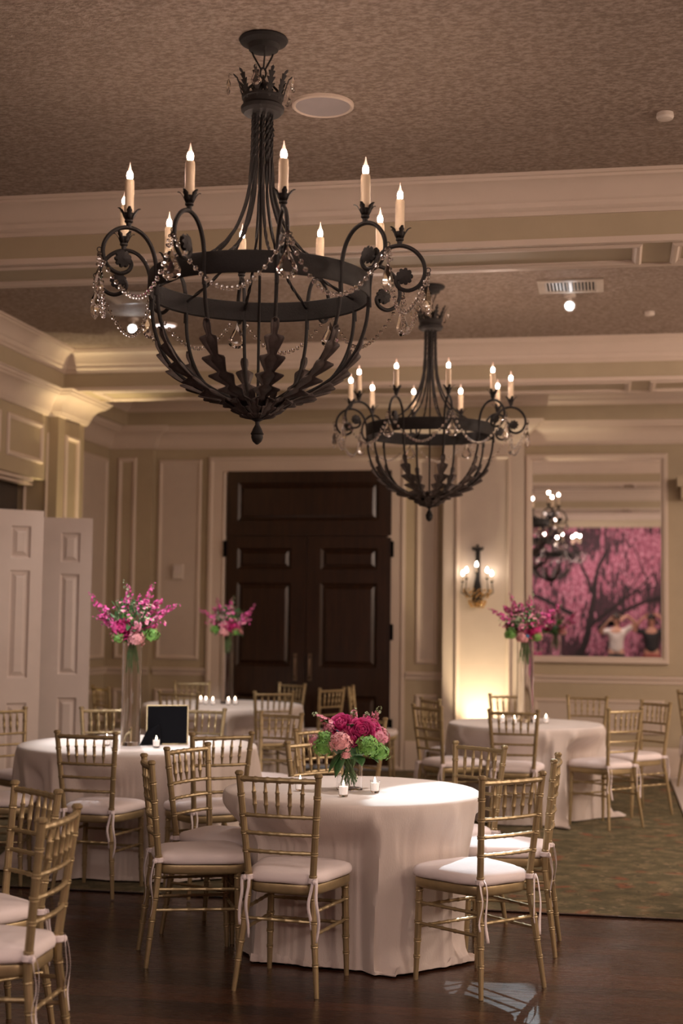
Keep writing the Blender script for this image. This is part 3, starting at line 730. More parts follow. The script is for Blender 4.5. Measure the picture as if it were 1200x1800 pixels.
# ================================================================ CHAIRS
def bamboo(mb, a, b, r, rings, n=10, r2=None, ends=True):
    """turned stick with raised rings between two or more points"""
    a, b = Vector(a), Vector(b); L_ = (b-a).length; r2 = r2 or r; ev = [(0, r), (1, r2)]
    for t_ in rings:
        rr = r+(r2-r)*t_; h = .0045/L_
        ev += [(t_-2*h, rr), (t_-h, rr*1.24), (t_+h, rr*1.24), (t_+2*h, rr)]
    ev.sort(); mb.tube([a.lerp(b, t_) for t_, _ in ev], [q for _, q in ev], n)
def chain_bamboo(mb, pts, r, zr, n=10, taper=None):
    """post through several points, rings at the given heights"""
    P_ = [Vector(p) for p in pts]
    def at(z):
        for i in range(len(P_)-1):
            if P_[i].z <= z <= P_[i+1].z: return P_[i].lerp(P_[i+1], (z-P_[i].z)/(P_[i+1].z-P_[i].z))
        return P_[-1]
    ev = [(p.z, 1) for p in P_]
    for z in zr: ev += [(z-.008, 1), (z-.005, 1.22), (z-.0015, 1.12), (z+.0015, 1.12), (z+.005, 1.22), (z+.008, 1)]
    ev.sort(); mb.tube([at(z) for z, _ in ev], [(taper(z) if taper else r)*q for z, q in ev], n)
def half(z): return .142+.038*(z-.44)/.48 if z > .44 else .142+.043*(.44-z)/.44
def ypost(z): return -.190-.050*((z-.44)/.48)**1.0 if z > .44 else -.190-.055*(.44-z)/.44
def make_chair():
    T = thing('chiavari_chair', '', 'chair')
    for sx in (-1, 1):
        mb = MB(); pts = [(sx*half(z), ypost(z), z) for z in (0, .15, .30, .40, .47, .60, .75, .905)]
        chain_bamboo(mb, pts, .0145, (.13, .205, .30, .395, .485, .583, .66, .735, .82), taper=lambda z: .0105+.0045*min(1, z/.25) if z < .25 else .0155-.001*(z/.9))
        mb.lathe([(.014, 0), (.019, .006), (.019, .014), (.013, .020), (.001, .021)], c=(sx*half(.905), ypost(.905), .902), n=10)
        mb.build('leg', M['gold'], T)
        mb = MB(); chain_bamboo(mb, [(sx*.182, .178, 0), (sx*.178, .17, .2), (sx*.174, .165, .42)], .014, (.10, .17, .25, .34, .39), taper=lambda z: .011+.0045*min(1, z/.2))
        mb.build('leg', M['gold'], T)
        for z in (.25, .34):
            mb = MB(); bamboo(mb, (sx*half(z), ypost(z), z), (sx*.177, .168, z-.005), .0075, (.2, .4, .6, .8), 8); mb.build('stretcher', M['gold'], T)
    for z in (.25, .34):
        mb = MB(); bamboo(mb, (-.177, .168, z-.02), (.177, .168, z-.02), .0075, (.18, .34, .5, .66, .82), 8); mb.build('stretcher', M['gold'], T)
    mb = MB(); bamboo(mb, (-half(.3), ypost(.3), .30), (half(.3), ypost(.3), .30), .0075, (.2, .4, .6, .8), 8); mb.build('stretcher', M['gold'], T)
    # curved back rails
    def rail(z, r, name, bow=.018):
        mb = MB(); ev = []; h = half(z)
        for i in range(33):
            s = i/32; x = -h+2*h*s; rr = r*(1.25 if i % 5 == 2 and 0 < i < 32 else 1.0); ev.append(((x, ypost(z)-bow*(1-(2*s-1)**2), z), rr))
        mb.tube([p for p, _ in ev], [q for _, q in ev], 8); mb.build(name, M['gold'], T)
    rail(.888, .0115, 'top_rail'); rail(.735, .0085, 'back_rail'); rail(.660, .0085, 'back_rail'); rail(.583, .0085, 'back_rail')
    for x in (-.112, -.056, 0, .056, .112):
        s0 = x/.16; bow = .018*(1-s0*s0); x0 = x*half(.735)/half(.888)
        a = Vector((x0, ypost(.735)-bow, .735)); b = Vector((x, ypost(.888)-bow, .888)); mb = MB()
        prof = [(0, .0035), (.12, .0055), (.28, .0085), (.30, .0105), (.33, .0105), (.35, .0085), (.5, .0095), (.62, .0085), (.64, .0105), (.67, .0105), (.69, .0080), (.88, .0055), (1, .0045)]
        mb.tube([a.lerp(b, t_) for t_, _ in prof], [q for _, q in prof], 8); mb.build('spindle', M['gold'], T)
    # seat outline (rounded trapezoid)
    def outline(k, n=48, g=0.):
        th = 2*PI*k/n; c, s_ = math.cos(th), math.sin(th); e = .42
        x = math.copysign(abs(c)**e, c); y = math.copysign(abs(s_)**e, s_)
        hw = .188+.033*y; yy = y*(.205 if y > 0 else .198)+ (.012*(1-abs(x)**2) if y > 0 else 0)
        return Vector((x*(hw+g), yy+math.copysign(g, y)*abs(y), 0))
    def rings(rs, n=48, wob=0.):
        mb = MB(); vs = []; fs = []
        for sc_, z in rs:
            for k in range(n):
                o_ = outline(k, n)*sc_; zz = z
                if wob: zz += wob*noise.noise(Vector((o_.x*14, o_.y*14, z*30)))
                vs.append((o_.x, o_.y, zz))
        for i in range(len(rs)-1):
            for k in range(n): fs.append((i*n+k, i*n+(k+1)%n, (i+1)*n+(k+1)%n, (i+1)*n+k))
        fs.append(tuple(reversed(range(n)))); fs.append(tuple(range((len(rs)-1)*n, len(rs)*n))); return mb.add(vs, fs)
    rings([(.95, .405), (.985, .410), (1.0, .418), (1.0, .440), (.985, .447)]).build('seat', M['gold'], T)
    cu = rings([(.90, .4475), (.98, .449), (1.025, .455), (1.04, .466), (1.035, .480), (1.0, .492), (.93, .500), (.80, .506), (.6, .510), (.35, .512), (.1, .513)], wob=.004).build('seat_cushion', M['cushion'], T, smooth=60)
    for sx in (-1, 1):
        px, py = sx*half(.47), ypost(.47); mb = MB()
        mb.lathe([(.0165, .458), (.022, .462), (.021, .478), (.0165, .482)], c=(px, py, 0), n=12)
        mb.ball((px+sx*.012, py-.018, .468), .012, 8, 5)
        for q, (dx, ln) in enumerate(((-.012, .215), (.020, .27))):
            v_ = []; f_ = []; n = 14
            for i in range(n+1):
                s = i/n; z = .470+.012*math.sin(min(1, s*5)*PI)-ln*max(0, s-.08); x = px+sx*.012+dx*min(1, s*6)+.006*math.sin(s*7+q*2+sx); y = py-.020-.012*min(1, s*5)+.005*math.sin(s*9+q)
                ww = .0065; tw = .5*math.sin(s*3+q)
                v_ += [(x-ww*math.cos(tw), y-ww*math.sin(tw), z), (x+ww*math.cos(tw), y+ww*math.sin(tw), z)]
            f_ = [(2*i, 2*i+1, 2*i+3, 2*i+2) for i in range(n)]
            mb.add(v_, f_)
        mb.build('ribbon_tie', M['ribbon'], cu, solid=.0012, recalc=False)
    return T
CH = [
 (-1.358,6.179,-7, 'gold bamboo-style chair at front left of the small near table, back to the camera', 'near'),
 (-0.593,6.348,48, 'gold chair at front right of the near table, its white seat brightly spotlit', 'near'),
 (-0.504,7.078,89, 'gold chair seen edge-on at the right of the near table, on the plank floor edge', 'near'),
 (-0.840,7.500,142, 'gold chair behind the right side of the near table, facing the camera', 'near'),
 (-1.906,6.513,-66, 'gold chair in side view at the left of the near table, white ribbons hanging', 'near'),
 (-1.914,7.030,-109, 'gold chair behind the side-view chair at left of the near table', 'near'),
 (-1.404,7.501,-125, 'gold chair directly behind the near table, partly hidden by the low bouquet', 'near'),
 (-1.537,8.306,-120, 'gold chair standing behind the chair that the low bouquet hides', 'loose'),
 (-2.894,7.926,-4, 'gold chair at the front of the left table, back to the camera', 'left'),
 (-2.308,8.063,36, 'gold chair at front right of the left table, back to the camera', 'left'),
 (-2.942,9.760,172, 'gold chair behind the left table, right of the black picture frame', 'left'),
 (-3.476,9.640,-154, 'gold chair behind the left table, left of the tall vase', 'left'),
 (-3.983,9.377,-117, 'gold chair cut by the left edge of the photo beside the left table', 'left'),
 (-2.363,9.536,155, 'gold chair between left table and low bouquet, facing the camera', 'loose'),
 (-0.712,10.900,0, 'gold chair at the front of the right table, back to the camera', 'right'),
 (-0.068,11.379,46, 'gold chair at front right of the right table with bright seat', 'right'),
 (0.181,12.136,129, 'gold chair at the far right of the right table near the wall', 'right'),
 (-0.269,12.761,166, 'gold chair behind the right table below the mirror', 'right'),
 (-0.838,12.785,-163, 'gold chair behind the right table and its tall vase', 'right'),
 (-1.224,11.136,-46, 'gold chair at the front left of the right table, facing it', 'right'),
 (-1.293,12.107,-58, 'gold chair behind another one at the left of the right table', 'right'),
 (-3.755,12.427,-2, 'gold chair at front left of the rear table before the dark doors', 'rear'),
 (-4.163,13.99,-160, 'gold chair behind the rear table against the panelled wall', 'rear'),
 (-4.55,12.98,-45, 'bright yellow-gold chair by the left pilaster, lit by the uplight', 'rear'),
 (-3.109,12.764,31, 'gold chair at front right of the rear table', 'rear'),
 (-3.322,14.052,149, 'gold chair behind the rear table in front of the left dark door', 'rear'),
 (-2.834,13.560,61, 'gold chair in front of the right dark door', 'loose'),
 (-2.284,13.886,-87, 'narrow looking edge-on gold chair by the right dark door', 'loose'),
 (-1.75,9.30,150, 'gold chair in the middle distance hidden behind the low bouquet', 'loose'),
 (-2.330,5.045,140, 'out of focus gold chair at lower left, farther of the two there', 'front'),
 (-2.047,4.543,93, 'nearest gold chair at the lower left corner, blurred with long ribbons', 'front'),
 (0.927,14.129,-52, 'gold chair at the right edge standing by the far wall', 'edge'),
 (0.700,8.10,-60, 'gold chair just entering the picture at the right edge', 'edge'),
 (-3.60,8.06,-75, 'gold chair at the left edge of which the white seat shows', 'left'),
]
GR = {'near': 'chairs around the near table', 'left': 'chairs around the left table', 'right': 'chairs around the right table', 'rear': 'chairs around the rear table',
      'loose': 'chairs standing between the tables', 'front': 'blurred chairs in the left foreground', 'edge': 'chairs cut by the right edge'}
proto = make_chair()
for i, (x, y, rz, lab, g) in enumerate(CH):
    o = proto if i == 0 else copy_tree(proto)
    zz = 0 if y < 7.7 else (.022 if (x > .58 and y > 9.6) else .006)
    o.location = (x, y, zz); o.rotation_euler = (0, 0, math.radians(rz)); o['label'] = lab; o['group'] = GR[g]

# ================================================================ TABLES
def table(x, y, R_, seed, lab, zf=0.):
    H_ = .748
    t = thing('round_table', 'round folding banquet table hidden under '+lab, 'table', (x, y, zf), 0, 'round banquet tables')
    MB().lathe([(.001, H_-.022), (R_-.03, H_-.022), (R_-.025, H_-.016), (R_-.025, H_-.004), (R_-.03, H_-.001), (.001, H_-.001)], n=64).build('tabletop', M['plastic'], t)
    for k in range(4):
        a = PI/4+k*PI/2; MB().tube([(R_*.55*math.cos(a), R_*.55*math.sin(a), H_-.02), (R_*.62*math.cos(a), R_*.62*math.sin(a), .0)], .014, 8).build('leg', M['vent'], t)
    rn = random.Random(seed); n = 360
    folds = []
    a = rn.uniform(0, .5)
    while a < 2*PI-.2: folds.append((a, rn.uniform(.5, 1.25), rn.uniform(.055, .13), rn.uniform(-.10, .10))); a += rn.uniform(.30, .72)
    def F(th, s):
        v = 0
        for c, am, wd, dr_ in folds:
            d = (th-c-dr_*s+PI) % (2*PI)-PI; v += am*math.exp(-(d/(wd*(.55+.45*s)))**2)
        return v
    def G(th, s):
        return noise.noise(Vector((math.cos(th)*5, math.sin(th)*5, seed+s*1.5)))
    # chair seats tucked in push the cloth inwards
    lim = []
    for k in range(n):
        th = 2*PI*k/n; r = 9.
        for (cx_, cy_, rz_, _, _) in CH:
            if (cx_-x)**2+(cy_-y)**2 > 1.7: continue
            ca, sa = math.cos(math.radians(rz_)), math.sin(math.radians(rz_)); q = R_+.12
            while q > .12:
                px, py = x+q*math.cos(th)-cx_, y+q*math.sin(th)-cy_
                lx, ly = px*ca+py*sa, -px*sa+py*ca
                if abs(lx) < .225 and -.3 < ly < .245: r = min(r, q-.01); 
                q -= .01
        lim.append(r)
    l2 = []
    for k in range(n):
        m_ = 9.
        for d in range(-14, 15): m_ = min(m_, lim[(k+d) % n]+.020*max(0, abs(d)-2)+(.0005*d*d))
        l2.append(m_)
    vs = []; fs = []
    zt = H_+.003
    def ring(fn):
        for k in range(n):
            px, py, pz = fn(2*PI*k/n); r = math.hypot(px-x, py-y); z_ = pz-zf
            if z_ < .70 and r > l2[k]:
                f_ = min(1, (.70-z_)/.17); f_ = f_*f_*(3-2*f_)*(1 if z_ > .38 else .9+.1*z_/.38); r2 = r+(l2[k]-r)*f_; px = x+(px-x)*r2/r; py = y+(py-y)*r2/r
            vs.append((px, py, pz))
    for q in (.02, .25, .5, .75, .93, .985): ring(lambda th, q=q: (x+R_*q*math.cos(th), y+R_*q*math.sin(th), zt+zf+.0012*noise.noise(Vector((math.cos(th)*q*6, math.sin(th)*q*6, seed)))))
    ring(lambda th: (x+(R_-.002)*math.cos(th), y+(R_-.002)*math.sin(th), zt+zf-.004))
    ring(lambda th: (x+(R_+.003)*math.cos(th), y+(R_+.003)*math.sin(th), zt+zf-.014))
    NS = 36
    def rad(th, s): return R_+.005-.070*min(1, s*1.2)+.135*F(th, s)*(s**.75)+.030*G(th, s)*min(1, s*2)
    def pud(th): return max(0, .95+1.7*noise.noise(Vector((math.cos(th)*2.6, math.sin(th)*2.6, seed*1.3))))
    for i in range(1, NS+1):
        s = i/NS
        def f(th, s=s):
            b_ = max(0, s-.84)/.16
            r = rad(th, s)+.055*b_*b_*pud(th)+.018*b_*noise.noise(Vector((math.cos(th)*9, math.sin(th)*9, s*9+seed)))
            z = (zt-.014)*(1-s)+.010*s+.022*b_*(1-b_)*2*noise.noise(Vector((math.cos(th)*12, math.sin(th)*12, seed)))
            return (x+r*math.cos(th), y+r*math.sin(th), max(z, .008)+zf)
        ring(f)
    for dr_, z0, wv in ((.020, .020, .5), (.045, .040, .9), (.060, .030, 1.), (.055, .010, .6)):
        def f(th, dr_=dr_, z0=z0, wv=wv):
            p_ = pud(th); r = rad(th, 1)+.055*p_+dr_*(.25+p_)
            return (x+r*math.cos(th), y+r*math.sin(th), zf+.005+z0*(.35+.65*min(1, p_))*(.8+.8*wv*noise.noise(Vector((math.cos(th)*14, math.sin(th)*14, seed+z0*9)))))
        ring(f)
    K = len(vs)//n
    for i in range(K-1):
        for k in range(n): fs.append((i*n+k, i*n+(k+1)%n, (i+1)*n+(k+1)%n, (i+1)*n+k))
    fs.append(tuple(range(n)))
    mb = MB(); mb.add([(a_-x, b_-y, c_-zf) for a_, b_, c_ in vs], fs)
    o = mb.build('tablecloth', M['cloth'], None, smooth=60, recalc=True); o.location = (x, y, zf)
    return o
TB = [(-1.236, 6.86, .618, 3, 'the small near table\'s cloth', 0, 'pale floor-length tablecloth on the near table, partly spotlit'),
      (-2.991, 8.837, .76, 8, 'the left table\'s cloth', .006, 'pale floor-length tablecloth on the left table with the picture frame'),
      (-.68, 11.678, .62, 14, 'the right table\'s cloth', .006, 'pale floor-length tablecloth on the right table below the mirror'),
      (-3.647, 13.252, .76, 21, 'the rear table\'s cloth', .006, 'pale floor-length tablecloth on the rear table before the dark doors')]
for x, y, R_, sd_, lab, zf, cl in TB:
    tag(table(x, y, R_, sd_, lab, zf), cl, 'tablecloth', 'round tablecloths')
TZ = .7525

# ================================================================ VOTIVES
V = thing('votive_candle', '', 'candle')
MB().lathe([(.001, 0), (.018, 0), (.0215, .006), (.024, .058), (.0225, .058), (.0195, .010), (.001, .008)], n=20).build('glass_cup', M['glass'], V)
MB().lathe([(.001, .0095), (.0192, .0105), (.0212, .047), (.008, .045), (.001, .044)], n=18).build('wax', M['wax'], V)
MB().lathe([(.001, .0445), (.004, .048), (.0055, .054), (.003, .064), (.0006, .074)], n=8).build('flame', M['flame'], V)
VO = [(-1.221, 6.560, 'lit votive candle in front of the low bouquet vase', 0), (-1.105, 6.75, 'lit votive candle right of the low bouquet vase', 0), (-1.462, 6.72, 'lit votive candle seen through the front chair spindles', 0),
      (-2.80, 8.62, 'lit votive candle in front of the black picture frame', 1), (-3.02, 8.47, 'lit votive candle just left of the tall left vase', 1), (-3.14, 8.66, 'lit votive candle farther left behind the chair spindles', 1),
      (-.86, 11.60, 'lit votive candle left of the right table vase', 2), (-.76, 11.47, 'lit votive candle in front of the right table vase', 2), (-.60, 11.60, 'lit votive candle close at right of the right table vase', 2), (-.52, 11.70, 'lit votive candle rightmost on the right table', 2),
      (-3.86, 13.22, 'lit votive candle leftmost on the rear table', 3), (-3.78, 13.12, 'lit votive candle second from left on the rear table', 3), (-3.70, 13.08, 'lit votive candle in front of the rear table vase', 3), (-3.56, 13.12, 'lit votive candle second from right on the rear table', 3), (-3.51, 13.18, 'lit votive candle rightmost on the rear table', 3)]
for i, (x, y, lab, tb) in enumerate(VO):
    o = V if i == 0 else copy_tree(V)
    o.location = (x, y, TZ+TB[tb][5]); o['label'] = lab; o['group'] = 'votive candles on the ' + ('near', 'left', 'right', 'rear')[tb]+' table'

# ================================================================ FLOWERS
def petal(mb, base, ax, rd, L_, wd, tilt0, tilt1, cup=.3):
    tg = ax.cross(rd).normalized(); p = Vector(base); vs = []; n = 4
    for i in range(n+1):
        s = i/n; al = tilt0+(tilt1-tilt0)*s
        if i: p = p+(rd*math.sin(al)+ax*math.cos(al))*L_/n
        wv = wd*(math.sin(PI*(.12+.76*s))**.7)
        inw = (ax*math.sin(al)-rd*math.cos(al))
        vs += [p-tg*wv+inw*wv*cup, p, p+tg*wv+inw*wv*cup]
    fs = []
    for i in range(n): fs += [(3*i, 3*i+1, 3*i+4, 3*i+3), (3*i+1, 3*i+2, 3*i+5, 3*i+4)]
    mb.add(vs, fs)
def basis(ax):
    ax = Vector(ax).normalized(); e = ax.orthogonal().normalized(); return ax, e, ax.cross(e)
def peony(c, r, ax, rn, lay=6):
    mb = MB(); ax, e, g = basis(ax); c = Vector(c)-ax*r*.7
    for k in range(lay):
        t1 = .1+1.45*k/(lay-1); n = 5+2*k
        for j in range(n):
            a = 2*PI*j/n+k*.7+rn.uniform(-.2, .2); rd = e*math.cos(a)+g*math.sin(a)
            petal(mb, c+rd*r*.05*k, ax, rd, r*(1.15+.18*rn.random()), r*(.26+.05*k), t1*.9, max(-.5, t1-.9+rn.uniform(-.2, .3)), .45)
    return mb
def floret_ball(c, r, rn, n=90, fs=.30, sq=(1, 1, 1), low=-.6):
    mb = MB(); c = Vector(c); mb.ball(c, r*.66, 10, 7, sq)
    for k in range(n):
        z = 1-(1-low)*(k+.5)/n; a = k*2.39996; q = math.sqrt(max(0, 1-z*z)); d = Vector((q*math.cos(a)*sq[0], q*math.sin(a)*sq[1], z*sq[2]))
        p = c+d*r*rn.uniform(.74, 1.12)*(1+.22*noise.noise(d*2.2+c*40)); ax, e, g = basis(d+Vector((rn.uniform(-.3, .3), rn.uniform(-.3, .3), rn.uniform(-.3, .3)))); rot = rn.random()*2
        for j in range(4):
            b = rot+PI/2*j; rd = e*math.cos(b)+g*math.sin(b); sd_ = e*-math.sin(b)+g*math.cos(b); f = r*fs
            mb.add([p, p+rd*f*.45+sd_*f*.30+ax*f*.12, p+rd*f*.8+ax*f*.02, p+rd*f*.45-sd_*f*.30+ax*f*.12], [(0, 1, 2, 3)])
    return mb
def stalk(pts, rn, fr=.012, n=22, tip=.25):
    """delphinium spike: florets round a curved stem"""
    P_ = [Vector(p) for p in pts]; mb = MB()
    def at(s):
        q = s*(len(P_)-1); i = min(int(q), len(P_)-2); return P_[i].lerp(P_[i+1], q-i)
    for k in range(n):
        s = .30+.70*k/n; p = at(s); sz = fr*(1.15-.65*s)*rn.uniform(.75, 1.2)
        d = Vector((rn.uniform(-1, 1), rn.uniform(-1, 1), rn.uniform(-1, 1))).normalized(); q = p+d*sz*rn.uniform(.8, 1.9); ax, e, g = basis(d)
        if s > 1-tip*.5: mb.ball(q, sz*.6, 6, 4)
        else:
            for j in range(5):
                b = 2*PI*j/5; rd = e*math.cos(b)+g*math.sin(b); petal(mb, q, ax, rd, sz*1.25, sz*.5, .9, 1.3, .2)
    return mb
def leafblade(mb, p, d, L_, wd, droop=.4):
    p = Vector(p); d = Vector(d).normalized(); sd_ = d.cross(Z3); sd_ = sd_.normalized() if sd_.length > .01 else X3; vs = []
    for i in range(7):
        s = i/6; w_ = wd*math.sin(PI*min(.98, .06+s*.92)); q = p+d*L_*s-Z3*droop*L_*s*s
        vs += [q-sd_*w_+Z3*w_*.25, q, q+sd_*w_+Z3*w_*.25]
    fs = []
    for i in range(6): fs += [(3*i, 3*i+1, 3*i+4, 3*i+3), (3*i+1, 3*i+2, 3*i+5, 3*i+4)]
    mb.add(vs, fs)
def B(mb, name, mt, par, sol=0): return mb.build(name, mt, par, smooth=50, solid=sol, recalc=False)
# camera-facing axes so that the bouquet shows the same side
RX = R0.copy(); FY = F0.copy()      # right, away
def L3(a, b, c): return RX*a+FY*b+Z3*c
def tall(x, y, zf, lab, vlab, scale=1., sd_=1, hv=.66, rv=.058, mirror=1, blue=False):
    rn = random.Random(sd_)
    z0 = TZ+zf
    v = thing('tall_vase', vlab, 'vase', (x, y, z0), 0, 'tall cylinder vases')
    MB().lathe([(.001, 0), (rv-.002, 0), (rv, .004), (rv, hv), (rv-.004, hv), (rv-.004, .025), (.001, .022)], n=40).build('glass_cylinder', M['glass'], v)
    T = thing('flower_arrangement', lab, 'flowers', (x, y, z0+hv), 0, 'tall flower arrangements')
    s = scale*mirror; k = scale
    st = MB()
    for j in range(26):
        a = rn.uniform(0, 2*PI); r1 = rn.uniform(.010, rv-.012); r0_ = rv*.45*rn.random(); dz = rn.uniform(.10, .20)*k
        st.tube([Vector((r0_*math.cos(a), r0_*math.sin(a), .02)), Vector((r1*.8*math.cos(a+.4), r1*.8*math.sin(a+.4), -dz*.5)), Vector((r1*math.cos(a+.6), r1*math.sin(a+.6), -dz))], [.0032, .003, .002], 5)
    B(st, 'stem', M['stem'], T)
    B(peony(L3(-.055*s, -.09, .085), .062*k, L3(-.5*s, -1, .25), rn), 'peony', M['peony'], T, .0008)
    B(peony(L3(.095*s, .05, .10), .055*k, L3(.5, .6, .6), rn), 'peony', M['peony'], T, .0008)
    B(peony(L3(.030*s, -.105, .095), .036*k, L3(.1, -1, .5), rn, 5), 'rose', M['rose'], T, .0008)
    B(floret_ball(L3(.035*s, -.085, .020), .055*k, rn, 80), 'hydrangea', M['hyd_pink'], T)
    B(floret_ball(L3(-.09*s, .03, .035), .055*k, rn, 70), 'hydrangea', M['hyd_pink'], T)
    B(floret_ball(L3(-.075*s, -.075, .025), .045*k, rn, 70), 'green_hydrangea', M['hyd_green'], T)
    B(floret_ball(L3(.125*s, -.05, .045), .052*k, rn, 80), 'green_hydrangea', M['hyd_green'], T)
    B(floret_ball(L3(.075*s, -.03, .155), .040*k, rn, 60), 'pale_bloom', M['bud'], T)
    B(floret_ball(L3(-.04*s, -.02, .150), .045*k, rn, 60), 'green_hydrangea', M['hyd_green'], T)
    sp = [((-.02, 0, .08), (-.16, -.03, .18), (-.225, -.04, .235), (-.275, -.05, .315)), ((0, 0, .1), (-.05, -.02, .22), (-.025, -.03, .30), (-.03, -.03, .36)),
          ((0, 0, .1), (.06, 0, .22), (.095, 0, .29), (.13, 0, .38)), ((.05, 0, .1), (.16, -.03, .165), (.22, -.04, .215), (.30, -.05, .245)),
          ((-.05, 0, .05), (-.14, -.05, .13), (-.18, -.06, .155), (-.24, -.07, .15)), ((.03, .05, .1), (.10, .08, .2), (.14, .1, .25), (.17, .1, .27)), ((0, .05, .1), (.01, .09, .2), (.02, .1, .26), (.03, .1, .30))]
    for q in sp:
        q = [L3(a*s, b*k, c*k) for a, b, c in q]
        B(MB().tube(q, .002, 5), 'stem', M['stem'], T)
        B(stalk(q, rn, .0145*k, 40), 'delphinium', M['delph'], T)
    B(stalk([L3(-.03*s, -.03, .2*k), L3(-.035*s, -.03, .30*k), L3(-.06*s, -.03, .40*k)], rn, .010, 14), 'bud_spike', M['bud'], T)
    for j in range(18):
        a = rn.uniform(0, 2*PI); lm = MB(); r_ = .06
        leafblade(lm, (r_*math.cos(a), r_*math.sin(a), rn.uniform(.02, .14)), (math.cos(a), math.sin(a), rn.uniform(-.3, .7)), rn.uniform(.07, .12)*k, .022, .3)
        B(lm, 'leaf', M['green'], T, .0006)
    for mt_ in ('delph', 'rose', 'bud'):
        sb = MB()
        for j in range(60 if mt_ != 'bud' else 40):
            a = rn.uniform(0, 2*PI); e_ = rn.uniform(.15, 1.35); r_ = rn.uniform(.13, .22)*k
            c = Vector((1.15*r_*math.cos(a)*math.cos(e_), r_*math.sin(a)*math.cos(e_), .07+r_*math.sin(e_))); ax, e2, g2 = basis(c)
            for jj in range(5):
                b = 2*PI*jj/5; petal(sb, c, ax, e2*math.cos(b)+g2*math.sin(b), .014 if mt_ != 'bud' else .009, .006, .8, 1.3, .2)
        B(sb, 'blossom_spray', M[mt_], T)['kind'] = 'stuff'
    fl = MB()
    for j in range(230):
        a = rn.uniform(0, 2*PI); e_ = rn.uniform(.1, 1.3); r_ = rn.uniform(.12, .19)*k
        c = Vector((r_*math.cos(a)*math.cos(e_), r_*math.sin(a)*math.cos(e_), .08+r_*math.sin(e_)))
        leafblade(fl, c, c.normalized()+Vector((rn.uniform(-.4, .4), rn.uniform(-.4, .4), .2)), rn.uniform(.03, .06), .006, .1)
    B(fl, 'foliage_filler', M['green'], T)['kind'] = 'stuff'
    if blue: B(floret_ball(L3(.0, -.12, .035), .022, rn, 20), 'blue_sprig', M['blue'], T)
    # close the stems inside the mouth of the vase
    B(MB().ball((0, 0, .045), .062*k, 12, 8), 'floral_core', M['green'], T)
    return T
tall(-3.005, 8.72, .006, 'tall magenta and pink bouquet above the left table, brightest lit', 'tall clear glass cylinder vase on the left table', 1.0, 3, .655, .062)
tall(-3.63, 13.32, .006, 'tall pink bouquet on the rear table in front of the dark door edge', 'tall clear glass vase on the rear table', .95, 9, .66, .062, mirror=-1)
tall(-.69, 11.75, .006, 'tall magenta and pink bouquet on the right table beside the sconce and mirror', 'tall clear glass vase on the right table below the mirror', 1.02, 17, .665, .068, mirror=-1, blue=True)
# low bouquet
rn = random.Random(33)
cx, cy = -1.240, 6.82
v = thing('low_vase', 'short clear glass vase with green stems on the near table', 'vase', (cx, cy, TZ))
MB().lathe([(.001, 0), (.060, 0), (.063, .004), (.063, .13), (.0595, .13), (.0595, .012), (.001, .010)], n=40).build('glass_cylinder', M['glass'], v)
T = thing('flower_arrangement', 'low magenta, pink and green bouquet on the near table', 'flowers', (cx, cy, TZ+.13))
st = MB()
for j in range(26):
    a = rn.uniform(0, 2*PI); b = a+rn.uniform(1.5, 2.6); r1 = rn.uniform(.02, .050); r0_ = rn.uniform(.02, .05)
    st.tube([Vector((r0_*math.cos(a), r0_*math.sin(a), .03)), Vector((r1*math.cos(b), r1*math.sin(b), rn.uniform(-.115, -.07)))], [.0035, .0028], 5)
B(st, 'stem', M['stem'], T)
B(MB().ball((0, 0, .075), .085, 12, 8, (1, 1, .7)), 'floral_core', M['green'], T)
for (a, b, c, r, ax) in ((-.045, -.03, .185, .056, (-.3, -.8, .8)), (.055, -.07, .155, .060, (.1, -1, .4)), (.105, -.02, .175, .046, (.6, -.6, .6)), (.0, .09, .17, .05, (0, .8, .6)), (.015, -.085, .125, .034, (-.2, -1, 0))):
    B(peony(L3(a, b, c), r, L3(*ax), rn), 'peony', M['peony'], T, .0008)
for (a, b, c, r, m_, nm) in ((-.045, -.105, .105, .054, 'hyd_pink', 'hydrangea'), (-.085, .06, .13, .05, 'hyd_pink', 'hydrangea'), (-.128, -.055, .075, .050, 'hyd_green', 'green_hydrangea'), (-.120, -.045, .115, .045, 'hyd_green', 'green_hydrangea'),
                       (.085, -.10, .085, .058, 'hyd_green', 'green_hydrangea'), (.138, -.055, .055, .048, 'hyd_green', 'green_hydrangea'), (-.02, -.12, .045, .024, 'hyd_pink', 'hydrangea'), (.135, -.02, .12, .05, 'rose', 'hydrangea'), (-.165, -.0, .10, .035, 'rose', 'hydrangea'), (.0, .1, .09, .06, 'hyd_green', 'green_hydrangea'), (-.10, -.02, .165, .036, 'rose', 'hydrangea')):
    B(floret_ball(L3(a, b, c), r, rn, int(110*r/.05), .27), nm, M[m_], T)
for q in (((-.05, -.03, .15), (-.12, -.03, .20), (-.165, -.03, .225)), ((.0, 0, .15), (.01, -.02, .215), (.022, -.02, .25)), ((.08, 0, .15), (.11, 0, .21), (.135, 0, .255)), ((.05, .02, .15), (.07, .02, .2), (.08, .02, .23))):
    q = [L3(*p) for p in q]
    B(MB().tube(q, .002, 5), 'stem', M['stem'], T); B(stalk(q, rn, .012, 22, .1), 'stock_spike', M['rose'], T); B(stalk([q[1].lerp(q[2], .6), q[2], q[2]+(q[2]-q[1])*.35], rn, .008, 10), 'bud_spike', M['bud'], T)
